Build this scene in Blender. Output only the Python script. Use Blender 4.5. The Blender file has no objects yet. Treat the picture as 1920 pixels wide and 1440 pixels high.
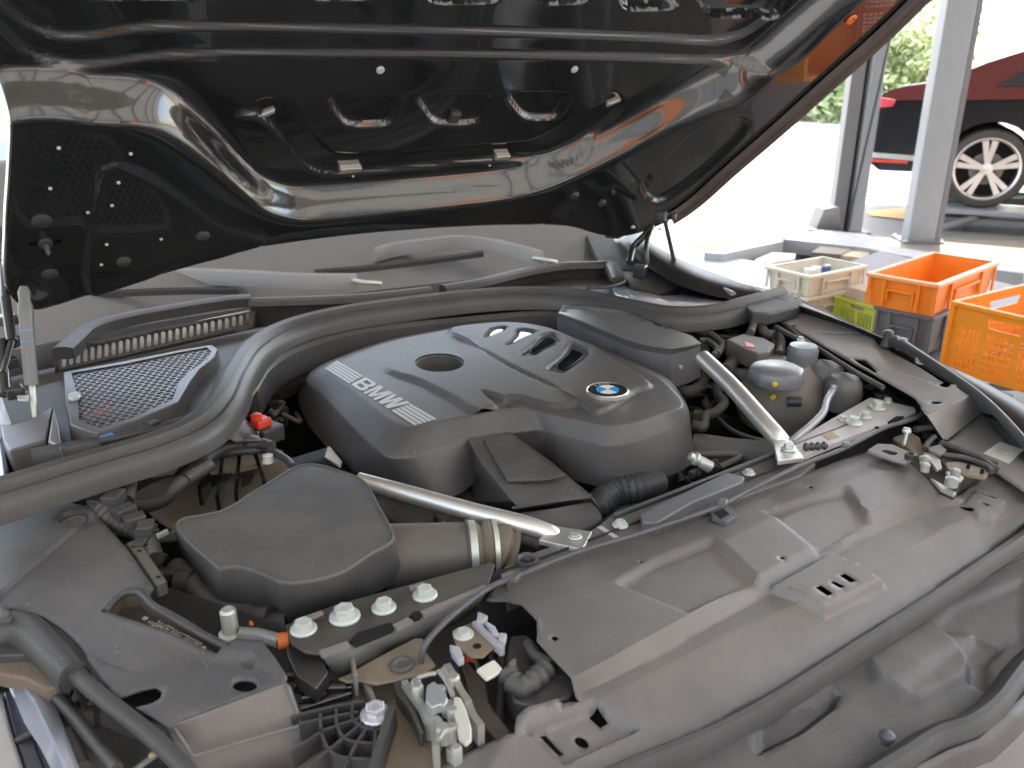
import bpy, bmesh, math, random
import numpy as np
from mathutils import Vector, Matrix
from mathutils.geometry import delaunay_2d_cdt
from mathutils.bvhtree import BVHTree
R_ = math.radians
random.seed(7)
sc = bpy.context.scene
COL = sc.collection

# ------------------------------------------------------------------ camera
CAMZ, PITCH, YAW, FPX = 1.5, R_(20.5), R_(35), 1550.0
CAM = Vector((0, 0, CAMZ))
FWD = Vector((math.sin(YAW)*math.cos(PITCH), math.cos(YAW)*math.cos(PITCH), -math.sin(PITCH)))
RGT = Vector((math.cos(YAW), -math.sin(YAW), 0))
UPV = RGT.cross(FWD)
cd = bpy.data.cameras.new('camera'); cam = bpy.data.objects.new('camera', cd); COL.objects.link(cam)
cam.location = CAM; cam.rotation_euler = (R_(90)-PITCH, 0, -YAW)
cd.sensor_width = 36; cd.lens = 36*FPX/1920; cd.clip_end = 600; cd.clip_start = .02
cd.dof.use_dof = True; cd.dof.focus_distance = 1.35; cd.dof.aperture_fstop = 6.5
sc.camera = cam
# ------------------------------------------------------------------ light
SUN_EL, SUN_AZ = R_(58), R_(60)      # azimuth: direction the light comes from, clockwise from +Y
w = bpy.data.worlds.new('World'); sc.world = w; w.use_nodes = True
nt = w.node_tree; bg = nt.nodes['Background']; sky = nt.nodes.new('ShaderNodeTexSky')
sky.sky_type = 'NISHITA'; sky.sun_disc = False; sky.sun_elevation = SUN_EL; sky.sun_rotation = SUN_AZ
sky.dust_density = 3.0; sky.air_density = 1.0
nt.links.new(sky.outputs[0], bg.inputs[0]); bg.inputs[1].default_value = 0.15
sl = bpy.data.lights.new('sun', 'SUN'); sl.energy = 2.4; sl.angle = R_(0.5); sl.color = (1, .95, .88)
so = bpy.data.objects.new('sun', sl); COL.objects.link(so)
sd_ = Vector((math.sin(SUN_AZ)*math.cos(SUN_EL), math.cos(SUN_AZ)*math.cos(SUN_EL), math.sin(SUN_EL)))
so.rotation_euler = sd_.to_track_quat('Z', 'Y').to_euler(); so.location = (4, 6, 9)
sc.view_settings.view_transform = 'Standard'; sc.view_settings.look = 'None'
sc.view_settings.exposure = 3.15
sc.view_settings.use_white_balance = True; sc.view_settings.white_balance_temperature = 7000; sc.view_settings.white_balance_tint = 8; sc.view_settings.gamma = 1

# ------------------------------------------------------------------ where a sight line meets the place
def ray(px, py): return FWD + RGT*((px-960)/FPX) + UPV*((720-py)/FPX)
def P(px, py, z):
    d = ray(px, py); return CAM + d*((z-CAMZ)/d.z)
def K(ox, oy, s): return lambda *pts: [(ox+x/s, oy+y/s) for x, y in pts]
kA=K(0,0,2.); kC=K(0,500,3.); kD=K(540,520,2.2857); kE=K(1240,500,2.8235); kF=K(0,860,2.483)
kG=K(500,960,2.5946); kH=K(1160,800,2.25); kI=K(1380,380,3.5556); kJ=K(180,1060,4.5714); kL=K(560,600,6.)
kM=K(1040,680,9.6); kN=K(880,560,4.174); kO=K(0,1120,4.5); kQ=K(560,1120,4.5); kR=K(1300,540,4.5)
kT=K(1060,360,4.571); kU=K(0,380,2.88); kV=K(1480,0,3.); kW=K(1480,720,4.236); kX=K(1500,1060,3.79)
kY=K(160,820,3.5556); kZ=K(400,100,2.1333); kAA=K(560,430,2.5946); kS=K(0,0,1.)

def spl(pts, n=6, closed=False):
    pts = [Vector(p) for p in pts]; m = len(pts); out = []
    rng = range(m) if closed else range(m-1)
    for i in rng:
        a = pts[(i-1) % m] if (closed or i > 0) else pts[0]*2-pts[1]
        b = pts[i]; c = pts[(i+1) % m]
        d = pts[(i+2) % m] if (closed or i+2 < m) else c*2-b
        for k in range(n):
            t = k/n
            out.append(.5*((2*b)+(c-a)*t+(2*a-5*b+4*c-d)*t*t+(3*b-a-3*c+d)*t**3))
    if not closed: out.append(pts[-1].copy())
    return out

class Surf:                                  # smooth height z(x,y) through control points
    def __init__(s, cps):
        q = [P(*c) for c in cps]; s.xy = np.array([[v.x, v.y] for v in q]); zz = np.array([v.z for v in q])
        n = len(q); s.z0 = zz.mean(); s.lo = zz.min()-.006; s.hi = zz.max()+.006; A = np.zeros((n+3, n+3))
        A[:n, :n] = s.k(np.linalg.norm(s.xy[:, None]-s.xy[None], axis=2)) + np.eye(n)*1e-4
        A[:n, n] = 1; A[:n, n+1:] = s.xy; A[n, :n] = 1; A[n+1:, :n] = s.xy.T
        s.w = np.linalg.solve(A, np.r_[zz, 0, 0, 0])
    def k(s, r): return r*r*np.log(r+1e-9)
    def z(s, pts):
        pts = np.atleast_2d(np.array(pts, float)); n = len(s.xy)
        r = np.linalg.norm(pts[:, None]-s.xy[None], axis=2)
        return np.clip(s.k(r) @ s.w[:n] + s.w[n] + pts @ s.w[n+1:], s.lo, s.hi)
    def at(s, px, py, dz=0.):
        z = s.z0
        for _ in range(7):
            v = P(px, py, z+dz); z = float(s.z([[v.x, v.y]])[0])
        return P(px, py, z+dz)
class TriSurf(Surf):                         # height between hand-laid crease lines, flat across, smooth along
    def __init__(s, rows, n=5):
        P2 = []; E = []; zs = []
        for r in rows:
            q = spl([P(*c) for c in r], n); b = len(P2); P2 += [Vector(v[:2]) for v in q]; zs += [v.z for v in q]; E += [(b+i, b+i+1) for i in range(len(q)-1)]
        s.rows = [[Vector(v[:2]) for v in spl([P(*c) for c in r], n)] for r in rows]
        r_ = delaunay_2d_cdt(P2, E, [], 0, 1e-6); V = []
        A = np.array([(v.x, v.y) for v in P2]); zz = np.array(zs)
        for v in r_[0]:
            i = int(np.argmin(((A-np.array((v.x, v.y)))**2).sum(1))); V.append((v.x, v.y, float(zz[i])))
        s.bvh = BVHTree.FromPolygons(V, [tuple(f) for f in r_[2]]); s.z0 = float(zz.mean())
    def z(s, pts):
        out = []
        for p in np.atleast_2d(np.array(pts, float)):
            h = s.bvh.ray_cast(Vector((p[0], p[1], 5)), Vector((0, 0, -1)))[0]
            if h is None: h = s.bvh.find_nearest(Vector((p[0], p[1], s.z0)))[0]
            out.append(h.z)
        return np.array(out)
class Flat:
    def __init__(s, z): s.c = z
    def z(s, pts): return np.full(len(pts), s.c)
    def at(s, px, py, dz=0.): return P(px, py, s.c+dz)

# ------------------------------------------------------------------ materials
MC = {}
def mat(name, col, rough=.5, metal=0., var=.12, dust=0., coat=0., bump=0., scale=30., spec=.5, dcol=(.29,.26,.22), emis=None, alpha=None, coatr=.05):
    if name in MC: return MC[name]
    m = bpy.data.materials.new(name); m.use_nodes = True; t = m.node_tree; N = t.nodes; Lk = t.links
    b = N['Principled BSDF']
    b.inputs['Roughness'].default_value = rough; b.inputs['Metallic'].default_value = metal
    b.inputs['Coat Weight'].default_value = coat; b.inputs['Coat Roughness'].default_value = coatr
    b.inputs['Specular IOR Level'].default_value = spec
    tc = N.new('ShaderNodeTexCoord'); ge = N.new('ShaderNodeNewGeometry')
    n1 = N.new('ShaderNodeTexNoise'); n1.inputs['Scale'].default_value = scale*.35; n1.inputs['Detail'].default_value = 6
    Lk.new(ge.outputs['Position'], n1.inputs['Vector'])
    mr = N.new('ShaderNodeMapRange'); mr.inputs[1].default_value = .3; mr.inputs[2].default_value = .7
    mr.inputs[3].default_value = 1-var; mr.inputs[4].default_value = 1+var; Lk.new(n1.outputs[0], mr.inputs[0])
    mx = N.new('ShaderNodeMix'); mx.data_type = 'RGBA'; mx.blend_type = 'MULTIPLY'; mx.inputs[0].default_value = 1
    mx.inputs[6].default_value = (*col, 1); cb = N.new('ShaderNodeCombineColor')
    for i in range(3): Lk.new(mr.outputs[0], cb.inputs[i])
    Lk.new(cb.outputs[0], mx.inputs[7]); out = mx.outputs[2]
    if dust > 0:
        sx = N.new('ShaderNodeSeparateXYZ'); Lk.new(ge.outputs['Normal'], sx.inputs[0])
        m2 = N.new('ShaderNodeMapRange'); m2.inputs[1].default_value = -.1; m2.inputs[2].default_value = .9; Lk.new(sx.outputs[2], m2.inputs[0])
        n2 = N.new('ShaderNodeTexNoise'); n2.inputs['Scale'].default_value = 7; n2.inputs['Detail'].default_value = 8; n2.inputs['Roughness'].default_value = .65
        Lk.new(ge.outputs['Position'], n2.inputs['Vector'])
        m3 = N.new('ShaderNodeMapRange'); m3.inputs[1].default_value = .40; m3.inputs[2].default_value = .66; m3.inputs[3].default_value = .22; Lk.new(n2.outputs[0], m3.inputs[0])
        mm = N.new('ShaderNodeMath'); mm.operation = 'MULTIPLY'; Lk.new(m2.outputs[0], mm.inputs[0]); Lk.new(m3.outputs[0], mm.inputs[1])
        mn = N.new('ShaderNodeMath'); mn.operation = 'MULTIPLY'; Lk.new(mm.outputs[0], mn.inputs[0]); mn.inputs[1].default_value = dust
        x2 = N.new('ShaderNodeMix'); x2.data_type = 'RGBA'; Lk.new(mn.outputs[0], x2.inputs[0]); Lk.new(out, x2.inputs[6]); x2.inputs[7].default_value = (*dcol, 1)
        out = x2.outputs[2]
        m4 = N.new('ShaderNodeMapRange'); m4.inputs[3].default_value = rough; m4.inputs[4].default_value = min(1, rough+.3); Lk.new(mn.outputs[0], m4.inputs[0])
        Lk.new(m4.outputs[0], b.inputs['Roughness'])
        # sparse pale specks of grit, thicker where the dust lies
        vo = N.new('ShaderNodeTexVoronoi'); vo.inputs['Scale'].default_value = 150; Lk.new(ge.outputs['Position'], vo.inputs['Vector'])
        m5 = N.new('ShaderNodeMapRange'); m5.inputs[1].default_value = .10; m5.inputs[2].default_value = .22; m5.inputs[3].default_value = .55; m5.inputs[4].default_value = 0; Lk.new(vo.outputs['Distance'], m5.inputs[0])
        n5 = N.new('ShaderNodeTexNoise'); n5.inputs['Scale'].default_value = 22; Lk.new(ge.outputs['Position'], n5.inputs['Vector'])
        m6 = N.new('ShaderNodeMapRange'); m6.inputs[1].default_value = .55; m6.inputs[2].default_value = .7; Lk.new(n5.outputs[0], m6.inputs[0])
        m7 = N.new('ShaderNodeMath'); m7.operation = 'MULTIPLY'; Lk.new(m5.outputs[0], m7.inputs[0]); Lk.new(m6.outputs[0], m7.inputs[1])
        m8 = N.new('ShaderNodeMath'); m8.operation = 'MULTIPLY'; Lk.new(m7.outputs[0], m8.inputs[0]); Lk.new(m2.outputs[0], m8.inputs[1])
        x3 = N.new('ShaderNodeMix'); x3.data_type = 'RGBA'; Lk.new(m8.outputs[0], x3.inputs[0]); Lk.new(out, x3.inputs[6]); x3.inputs[7].default_value = (min(1, dcol[0]*1.3), min(1, dcol[1]*1.3), min(1, dcol[2]*1.3), 1)
        out = x3.outputs[2]
    Lk.new(out, b.inputs['Base Color'])
    if bump > 0:
        n3 = N.new('ShaderNodeTexNoise'); n3.inputs['Scale'].default_value = scale*25; n3.inputs['Detail'].default_value = 2
        Lk.new(ge.outputs['Position'], n3.inputs['Vector'])
        bp = N.new('ShaderNodeBump'); bp.inputs['Strength'].default_value = bump; bp.inputs['Distance'].default_value = .0006
        Lk.new(n3.outputs[0], bp.inputs['Height']); Lk.new(bp.outputs[0], b.inputs['Normal'])
    if emis: b.inputs['Emission Color'].default_value = (*emis, 1); b.inputs['Emission Strength'].default_value = 1
    m.diffuse_color = (*col, 1); MC[name] = m; return m
M_plas = mat('black_plastic', (.055,.054,.054), .48, dust=.18, bump=.35)
M_cover= mat('engine_cover_plastic', (.080,.077,.077), .42, dust=.15, bump=.7)
M_lid  = mat('matt_black_plastic', (.066,.064,.063), .5, dust=.30, bump=.9)
M_dusty= mat('dusty_black_plastic', (.155,.146,.138), .36, dust=.40, bump=.5)
M_fend = mat('dusty_fender_trim', (.085,.086,.09), .5, dust=.25, bump=.3)
M_steel= mat('black_painted_steel', (.02,.02,.02), .35, dust=.25, coat=.3)
M_grey = mat('dusty_grey_steel', (.20,.19,.18), .5, dust=.5)
M_rub  = mat('black_rubber', (.05,.052,.055), .42, dust=.15)
M_rubd = mat('old_rubber_hose', (.05,.05,.05), .6, dust=.4)
M_dark = mat('engine_dark', (.03,.028,.027), .7, dust=.3)
M_gloss= mat('gloss_black_paint', (.012,.014,.015), .16, coat=1., var=.0, coatr=.015, spec=.6)
M_glint= mat('gloss_black_plastic', (.01,.01,.012), .06, var=0)
M_alu  = mat('bare_aluminium', (.80,.79,.74), .42, metal=.85, var=.06)
M_zinc = mat('zinc_plating', (.62,.66,.60), .42, metal=.55, var=.1)
M_wht  = mat('pale_zinc_bolt', (.62,.66,.62), .4, metal=.25, var=.05)
M_tan  = mat('dusty_tan_metal', (.42,.34,.22), .6, dust=.4, var=.3)
M_brown= mat('dusty_brown_metal', (.16,.13,.095), .6, dust=.7)
M_glass= mat('windscreen_glass', (.20,.205,.215), .12, var=.03, spec=.6)  # base lightened to stand for the grey reflection in the glass
M_wip  = mat('wiper_grey', (.34,.345,.35), .4, var=.04)
M_prnt = mat('grey_print', (.52,.52,.52), .5, var=.02)
M_red  = mat('red_plastic', (.65,.06,.03), .4)
M_blue = mat('blue_mark', (.05,.25,.7), .4)
M_yel  = mat('yellow_mark', (.7,.55,.03), .4)
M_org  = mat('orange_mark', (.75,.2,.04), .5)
M_crm  = mat('cream_sticker', (.75,.72,.6), .6)
M_opshade = mat('opening_shade', (.006,.006,.006), .9, var=0)  # near-black standing for the shade inside slots, notches and recesses

# ------------------------------------------------------------------ object helpers
WL = {}
def link(o, parent=None):
    COL.objects.link(o); WL[o] = o.location.copy()
    if parent is not None:
        o.parent = parent; o.matrix_parent_inverse = Matrix.Translation(-WL[parent])
    return o
def top(name, loc, label, cat, group=None, kind=None):
    o = bpy.data.objects.new(name, None); o.location = loc; o.empty_display_size = .1; link(o)
    o['label'] = label; o['category'] = cat
    if group: o['group'] = group
    return o
def tag(o, label, cat, group=None):
    o['label'] = label; o['category'] = cat
    if group: o['group'] = group
    return o
def mk(name, V, F, m, parent=None, label=None, ang=35, bevel=0, seg=2, thick=0, kind=None, sub=0, flat=False):
    V = [Vector(v) for v in V]
    lo = Vector([min(v[i] for v in V) for i in range(3)]); hi = Vector([max(v[i] for v in V) for i in range(3)])
    org = Vector(((lo.x+hi.x)/2, (lo.y+hi.y)/2, lo.z))
    me = bpy.data.meshes.new(name); me.from_pydata([tuple(v-org) for v in V], [], [tuple(f) for f in F])
    me.validate(); me.update()
    bm = bmesh.new(); bm.from_mesh(me); bmesh.ops.remove_doubles(bm, verts=bm.verts, dist=1e-5)
    if not thick: bmesh.ops.recalc_face_normals(bm, faces=bm.faces)
    bm.to_mesh(me); bm.free()
    if not flat: me.shade_smooth(); me.set_sharp_from_angle(angle=R_(ang))
    me.materials.append(m)
    o = bpy.data.objects.new(name, me); o.location = org; link(o, parent)
    if thick:
        s = o.modifiers.new('thickness', 'SOLIDIFY'); s.thickness = thick; s.offset = -1
    if sub:
        s = o.modifiers.new('smooth', 'SUBSURF'); s.levels = sub; s.render_levels = sub
    if bevel:
        b = o.modifiers.new('bevel', 'BEVEL'); b.width = bevel; b.segments = seg; b.limit_method = 'ANGLE'; b.angle_limit = R_(30); b.harden_normals = True
    if label: o['label'] = label
    if kind: o['kind'] = kind
    return o
def prism(name, tp, dz, m, parent=None, bevel=.002, taper=0, **k):
    tp = [Vector(v) for v in tp]; n = len(tp); c = sum(tp, Vector())/n
    d = dz if isinstance(dz, Vector) else Vector((0, 0, -dz))
    bt = [v+d+(v-c)*taper for v in tp]
    F = [tuple(range(n)), tuple(range(2*n-1, n-1, -1))]+[(i, i+n, (i+1) % n+n, (i+1) % n) for i in range(n)]
    return mk(name, tp+bt, F, m, parent, bevel=bevel, **k)
def pprism(name, px, z, dz, m, parent=None, **k):      # outline seen at height z, extruded down
    return prism(name, [P(x, y, z) for x, y in px], dz, m, parent, **k)
def loft(name, rings, m, parent=None, capA=False, capB=False, closed=True, **k):
    n = len(rings[0]); V = [v for r in rings for v in r]; F = []
    for j in range(len(rings)-1):
        for i in range(n if closed else n-1):
            a = j*n+i; b = j*n+(i+1) % n; F.append((a, b, b+n, a+n))
    if capA: F.append(tuple(range(n))[::-1])
    if capB: F.append(tuple(range((len(rings)-1)*n, len(rings)*n)))
    return mk(name, V, F, m, parent, **k)
def sweep(name, path, prof, m, parent=None, cap=True, ups=None, **k):   # profile (side, up) along a path
    path = [Vector(p) for p in path]; rings = []
    for i, p in enumerate(path):
        t = (path[min(i+1, len(path)-1)]-path[max(i-1, 0)]).normalized()
        u = ups if ups else Vector((0, 0, 1)); s = t.cross(u)
        if s.length < .05: s = t.cross(Vector((0, 1, .2)))
        s.normalize(); u2 = s.cross(t).normalized()
        pr = prof(i/(len(path)-1)) if callable(prof) else prof
        rings.append([p+s*a+u2*b for a, b in pr])
    return loft(name, rings, m, parent, capA=cap, capB=cap, **k)
def circ(r, n=12, ry=None): 
    ry = r if ry is None else ry
    return [(r*math.cos(2*math.pi*i/n), ry*math.sin(2*math.pi*i/n)) for i in range(n)]
def tube(name, pts, r, m, parent=None, n=12, sm=6, **k):
    pts = spl(pts, sm) if (sm and len(pts) > 2) else [Vector(p) for p in pts]
    return sweep(name, pts, (lambda t: circ(r(t), n)) if callable(r) else circ(r, n), m, parent, **k)
def corr(name, pts, r, m, parent=None, pitch=.012, amp=.12, n=14, **k):  # ribbed hose
    pts = spl(pts, 8); L = sum((pts[i+1]-pts[i]).length for i in range(len(pts)-1)); M = max(8, int(L/pitch*4))
    acc = [0.]
    for i in range(len(pts)-1): acc.append(acc[-1]+(pts[i+1]-pts[i]).length)
    q = []
    for j in range(M+1):
        s = L*j/M; i = max(0, min(len(pts)-2, int(np.searchsorted(acc, s))-1)); f = (s-acc[i])/max(1e-6, acc[i+1]-acc[i]); q.append(pts[i].lerp(pts[i+1], f))
    return sweep(name, q, lambda t: circ(r*(1+amp*math.sin(t*M*math.pi/2)), n), m, parent, **k)
def lathe(name, base, prof, m, parent=None, axis=Vector((0, 0, 1)), n=28, cap=True, **k):  # prof: (radius, height)
    a = axis.normalized(); s = a.orthogonal().normalized(); u = a.cross(s)
    rings = [[base+a*h+(s*math.cos(2*math.pi*i/n)+u*math.sin(2*math.pi*i/n))*max(r, 1e-4) for i in range(n)] for r, h in prof]
    return loft(name, rings, m, parent, capA=cap, capB=cap, **k)
def box(name, c, dims, m, parent=None, rot=0, **k):
    c = Vector(c); a, b, h = dims; rm = Matrix.Rotation(rot, 3, 'Z')
    return prism(name, [c+rm@Vector((x*a/2, y*b/2, h)) for x, y in ((-1,-1),(1,-1),(1,1),(-1,1))], h, m, parent, **k)
def disc_pts(c, r, n=20, ry=None, rot=0):
    return [Vector((c[0]+r*math.cos(2*math.pi*i/n), c[1]+(ry or r)*math.sin(2*math.pi*i/n))) for i in range(n)]
def sdist(pts, poly):                        # signed distance, positive inside
    pts = np.asarray(pts, float); poly = np.asarray([(p[0], p[1]) for p in poly], float); n = len(poly)
    best = np.full(len(pts), 1e9); ins = np.zeros(len(pts), bool)
    for i in range(n):
        a = poly[i]; b = poly[(i+1) % n]; ab = b-a; ap = pts-a
        t = np.clip((ap@ab)/max(ab@ab, 1e-12), 0, 1); d = np.hypot(*(ap-t[:, None]*ab).T); best = np.minimum(best, d)
        c = (a[1] > pts[:, 1]) != (b[1] > pts[:, 1])
        with np.errstate(divide='ignore', invalid='ignore'):
            xi = (b[0]-a[0])*(pts[:, 1]-a[1])/(b[1]-a[1])+a[0]
        ins ^= c & (pts[:, 0] < xi)
    return np.where(ins, best, -best)
def resamp(poly, d, closed=True):
    out = []; n = len(poly)
    for i in range(n if closed else n-1):
        a = Vector(poly[i][:2]); b = Vector(poly[(i+1) % n][:2]); k = max(1, int((b-a).length/d))
        out += [a.lerp(b, j/k) for j in range(k)]
    return out
def relief(feats, pts):
    h = np.zeros(len(pts))
    for poly, dh, wd in feats:
        if isinstance(wd, list):                 # ramp between an outer and an inner polygon
            so = sdist(pts, poly); si = -sdist(pts, wd); s = np.where(si <= 0, 1., np.clip(so/np.maximum(so+si, 1e-6), 0, 1)); s = np.where(so <= 0, 0., s); h += dh*(s*s*(3-2*s)*.5+s*.5)
            continue
        s = np.clip(sdist(pts, poly)/wd+.5, 0, 1); h += dh*(s*s*(3-2*s))
    return h
def panel(name, outline, m, parent=None, surf=None, holes=(), feats=(), res=.01, thick=.003, emb=None, hf=None, relax=14, lines=(), **k):
    """pressed sheet: outline/holes/feature polygons in the sheet's own 2D, relief in real depth"""
    ol = resamp(outline, res); hs = [resamp(h, res) for h in holes]
    P2 = [Vector(p) for p in ol]; E = [(i, (i+1) % len(ol)) for i in range(len(ol))]
    for h in hs:
        b = len(P2); P2 += h; E += [(b+i, b+(i+1) % len(h)) for i in range(len(h))]
    A = np.array([(p[0], p[1]) for p in ol]); lo = A.min(0); hi = A.max(0); cand = []
    rows = int((hi[1]-lo[1])/(res*.87))+1
    for j in range(rows):
        y = lo[1]+j*res*.87; x = lo[0]+(res/2 if j % 2 else 0)
        while x < hi[0]: cand.append((x+random.uniform(-.04, .04)*res, y+random.uniform(-.04, .04)*res)); x += res
    for poly, dh, wd in feats:
        if isinstance(wd, list) or wd > res*1.6: continue
        rp = resamp(poly, res*.7); q = len(rp)
        for i in range(q):
            t = (rp[(i+1) % q]-rp[i-1]); 
            if t.length < 1e-9: continue
            nn = Vector((-t.y, t.x)).normalized()
            for o in ((-.5, 0, .5) if wd > res else (-.5, .5)): cand.append(tuple(rp[i]+nn*wd*o))
    for cr in lines:
        q = resamp(cr, res*.9, False)+[cr[-1]]; sdq = sdist([tuple(v) for v in q], outline) > res*.6
        for h in holes: sdq &= sdist([tuple(v) for v in q], h) < -res*.5
        for i in range(len(q)-1):
            if sdq[i] and sdq[i+1]: b = len(P2); P2 += [q[i], q[i+1]]; E.append((b, b+1))
    cand = np.array(cand); keep = sdist(cand, outline) > res*.45
    for h in holes: keep &= sdist(cand, h) < -res*.4
    cand = cand[keep]
    P2 += [Vector(c) for c in cand]
    r = delaunay_2d_cdt([Vector((p[0], p[1])) for p in P2], E, [], 0, 1e-6)
    V2 = np.array([(v[0], v[1]) for v in r[0]]); F = [f for f in r[2]]
    C = np.array([V2[list(f)].mean(0) for f in F]); ok = sdist(C, outline) > 0
    for h in holes: ok &= sdist(C, h) < 0
    F = [f for f, o in zip(F, ok) if o]
    h = relief([f for f in feats if not isinstance(f[2], list)], V2)
    big = [f for f in feats if isinstance(f[2], list)]
    if big:                                  # the deep pressing is rounded off over its creases
        g = .004; gx = np.arange(lo[0]-.03, hi[0]+.03, g); gy = np.arange(lo[1]-.03, hi[1]+.03, g); X, Y = np.meshgrid(gx, gy)
        H = relief(big, np.c_[X.ravel(), Y.ravel()]).reshape(X.shape); kr = np.exp(-.5*(np.arange(-9, 10)/2.6)**2); kr /= kr.sum()
        H = np.pad(H, 9, mode='edge'); H = np.apply_along_axis(lambda r: np.convolve(r, kr, 'valid'), 1, H); H = np.apply_along_axis(lambda r: np.convolve(r, kr, 'valid'), 0, H)
        fx = (V2[:, 0]-gx[0])/g; fy = (V2[:, 1]-gy[0])/g; ix = np.clip(fx.astype(int), 0, len(gx)-2); iy = np.clip(fy.astype(int), 0, len(gy)-2); fx -= ix; fy -= iy
        hb_ = H[iy, ix]*(1-fx)*(1-fy)+H[iy, ix+1]*fx*(1-fy)+H[iy+1, ix]*(1-fx)*fy+H[iy+1, ix+1]*fx*fy
        h = h+hb_
    if hf: h = h+hf(V2)
    if emb: V = [emb(p[0], p[1], hh) for p, hh in zip(V2, h)]
    else:
        z = surf.z(V2); V = [Vector((p[0], p[1], zz+hh)) for p, zz, hh in zip(V2, z, h)]
    FF = []
    for f in F:
        a, b, c = [V2[i] for i in f[:3]]
        FF.append(f if (b[0]-a[0])*(c[1]-a[1])-(b[1]-a[1])*(c[0]-a[0]) > 0 else f[::-1])
    return mk(name, V, FF, m, parent, thick=thick, **k)
def on(surf, px): return [Vector(surf.at(x, y)[:2]) for x, y in px]
def onp(surf, px, n=6): return [Vector(v[:2]) for v in spl([surf.at(x, y) for x, y in px], n, True)]
def ell(surf, px, py, rx, ry, n=18, tilt=0):      # ellipse seen in the picture, laid on the surface
    return on(surf, [(px+rx*math.cos(a)*math.cos(tilt)-ry*math.sin(a)*math.sin(tilt), py+rx*math.cos(a)*math.sin(tilt)+ry*math.sin(a)*math.cos(tilt)) for a in [2*math.pi*i/n for i in range(n)]])
def strip(px_a, px_b): return list(px_a)+list(px_b)[::-1]
# bolts: shared meshes
BM = {}
def bolt(p, r, parent, m=None, h=.6, name='bolt', flange=True, label=None, axis=None):
    m = m or M_wht; key = (round(r, 4), m.name, h, flange)
    if key not in BM:
        bm = bmesh.new(); rings = []
        if flange: rings += [(r, 0, 24), (r, r*.12, 24), (r*.92, r*.22, 24), (r*.62, r*.3, 24)]
        def ring(rr, z, hexa):
            out = []
            for i in range(24):
                a = 2*math.pi*i/24; q = rr
                if hexa: q = rr*math.cos(math.pi/6)/math.cos((a+math.pi/6) % (math.pi/3)-math.pi/6)
                out.append(bm.verts.new((q*math.cos(a), q*math.sin(a), z)))
            return out
        L = [ring(a, b, False) for a, b, c in rings]
        hb = r*.3 if flange else 0; hr = r*.66 if flange else r
        L += [ring(hr, hb, True), ring(hr, hb+r*h, True), ring(hr*.86, hb+r*h*1.12, True), ring(hr*.55, hb+r*h*1.14, False), ring(hr*.45, hb+r*h*1.05, False)]
        for a, b in zip(L, L[1:]):
            for i in range(24): bm.faces.new((a[i], a[(i+1) % 24], b[(i+1) % 24], b[i]))
        bm.faces.new(L[-1]); me = bpy.data.meshes.new('bolt'); bm.to_mesh(me); bm.free()
        me.shade_smooth(); me.set_sharp_from_angle(angle=R_(28)); me.materials.append(m); BM[key] = me
    o = bpy.data.objects.new(name, BM[key]); o.location = p
    q = (axis.normalized().to_track_quat('Z', 'Y') if axis else Matrix.Rotation(random.uniform(0, 1), 3, 'Z').to_quaternion())
    o.rotation_mode = 'QUATERNION'; o.rotation_quaternion = q
    link(o, parent)
    if label: o['label'] = label
    return o
# =================================================================== THE CAR
CARLOC = P(900, 900, 0); CARLOC.z = 0
car = top('parked_car', (.9, 1.3, 0), 'black car in the foreground with its bonnet open over a dusty engine bay', 'car')

# ---------------- bonnet: underside of the raised hood, a plane rising towards the camera
AL = R_(45)
HU = Vector((1, 0, 0)); HV = Vector((0, -math.cos(AL), math.sin(AL))); HN = HU.cross(HV)
if HN.y > 0: HN = -HN                      # towards the viewer: front and down
HO = P(690, 440, 1.15)
def PH(px, py, off=0.):
    d = ray(px, py); t = (HO+HN*off-CAM).dot(HN)/d.dot(HN); q = CAM+d*t-HO
    return Vector((q.dot(HU), q.dot(HV)))
def HW(u, v, h=0.): return HO+HU*u+HV*v+HN*h
REC = -.075                                 # the middle of the bonnet is pressed this far away from us
def hps(px, n=5, off=0.): return [Vector(v) for v in spl([PH(x, y, off) for x, y in px], n, True)]
def hline(px, n=6, off=0.): return [Vector(v) for v in spl([PH(x, y, off) for x, y in px], n)]
topv = 1.16
rearE = hline(kS((150,553),(250,520),(380,480),(530,452),(700,432),(860,421),(960,418),(1060,420),(1120,436),(1165,440),(1215,428),(1262,405),(1310,372),(1370,318),(1460,240),(1560,150),(1650,70),(1735,-12),(1850,-125)))
tail = rearE[-1]; dirv = (rearE[-1]-rearE[-7]).normalized()
endR = tail+dirv*((topv-tail.y)/dirv.y) if dirv.y > .05 else Vector((tail.x+.2, topv))
leftE = hline(kS((-120,60),(-10,168),(14,200),(22,235),(18,330),(12,430),(14,540),(60,575),(110,566)))
hood_out = rearE+[endR, Vector((leftE[0].x-.15, topv))]+leftE
arch = hps(kS((-200,150),(-60,200),(60,195),(160,178),(280,190),(350,225),(420,292),(500,362),(590,385),(760,375),(960,352),(1060,315),(1160,262),(1270,200),(1360,150),(1440,120),(1560,30),(1700,-120)), 5)
def upto(c): return c+[Vector((c[-1].x+.1, topv+.4)), Vector((c[0].x-.4, topv+.4))]
a_out = upto(hline(kS((-260,235),(-60,214),(60,210),(130,213),(200,224),(260,238),(330,266),(400,311),(450,351),(500,388),(545,404),(600,408),(740,396),(900,378),(980,366),(1060,342),(1120,316),(1190,284),(1260,246),(1330,212),(1400,184),(1470,120),(1600,10),(1760,-130)), 5))
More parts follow.
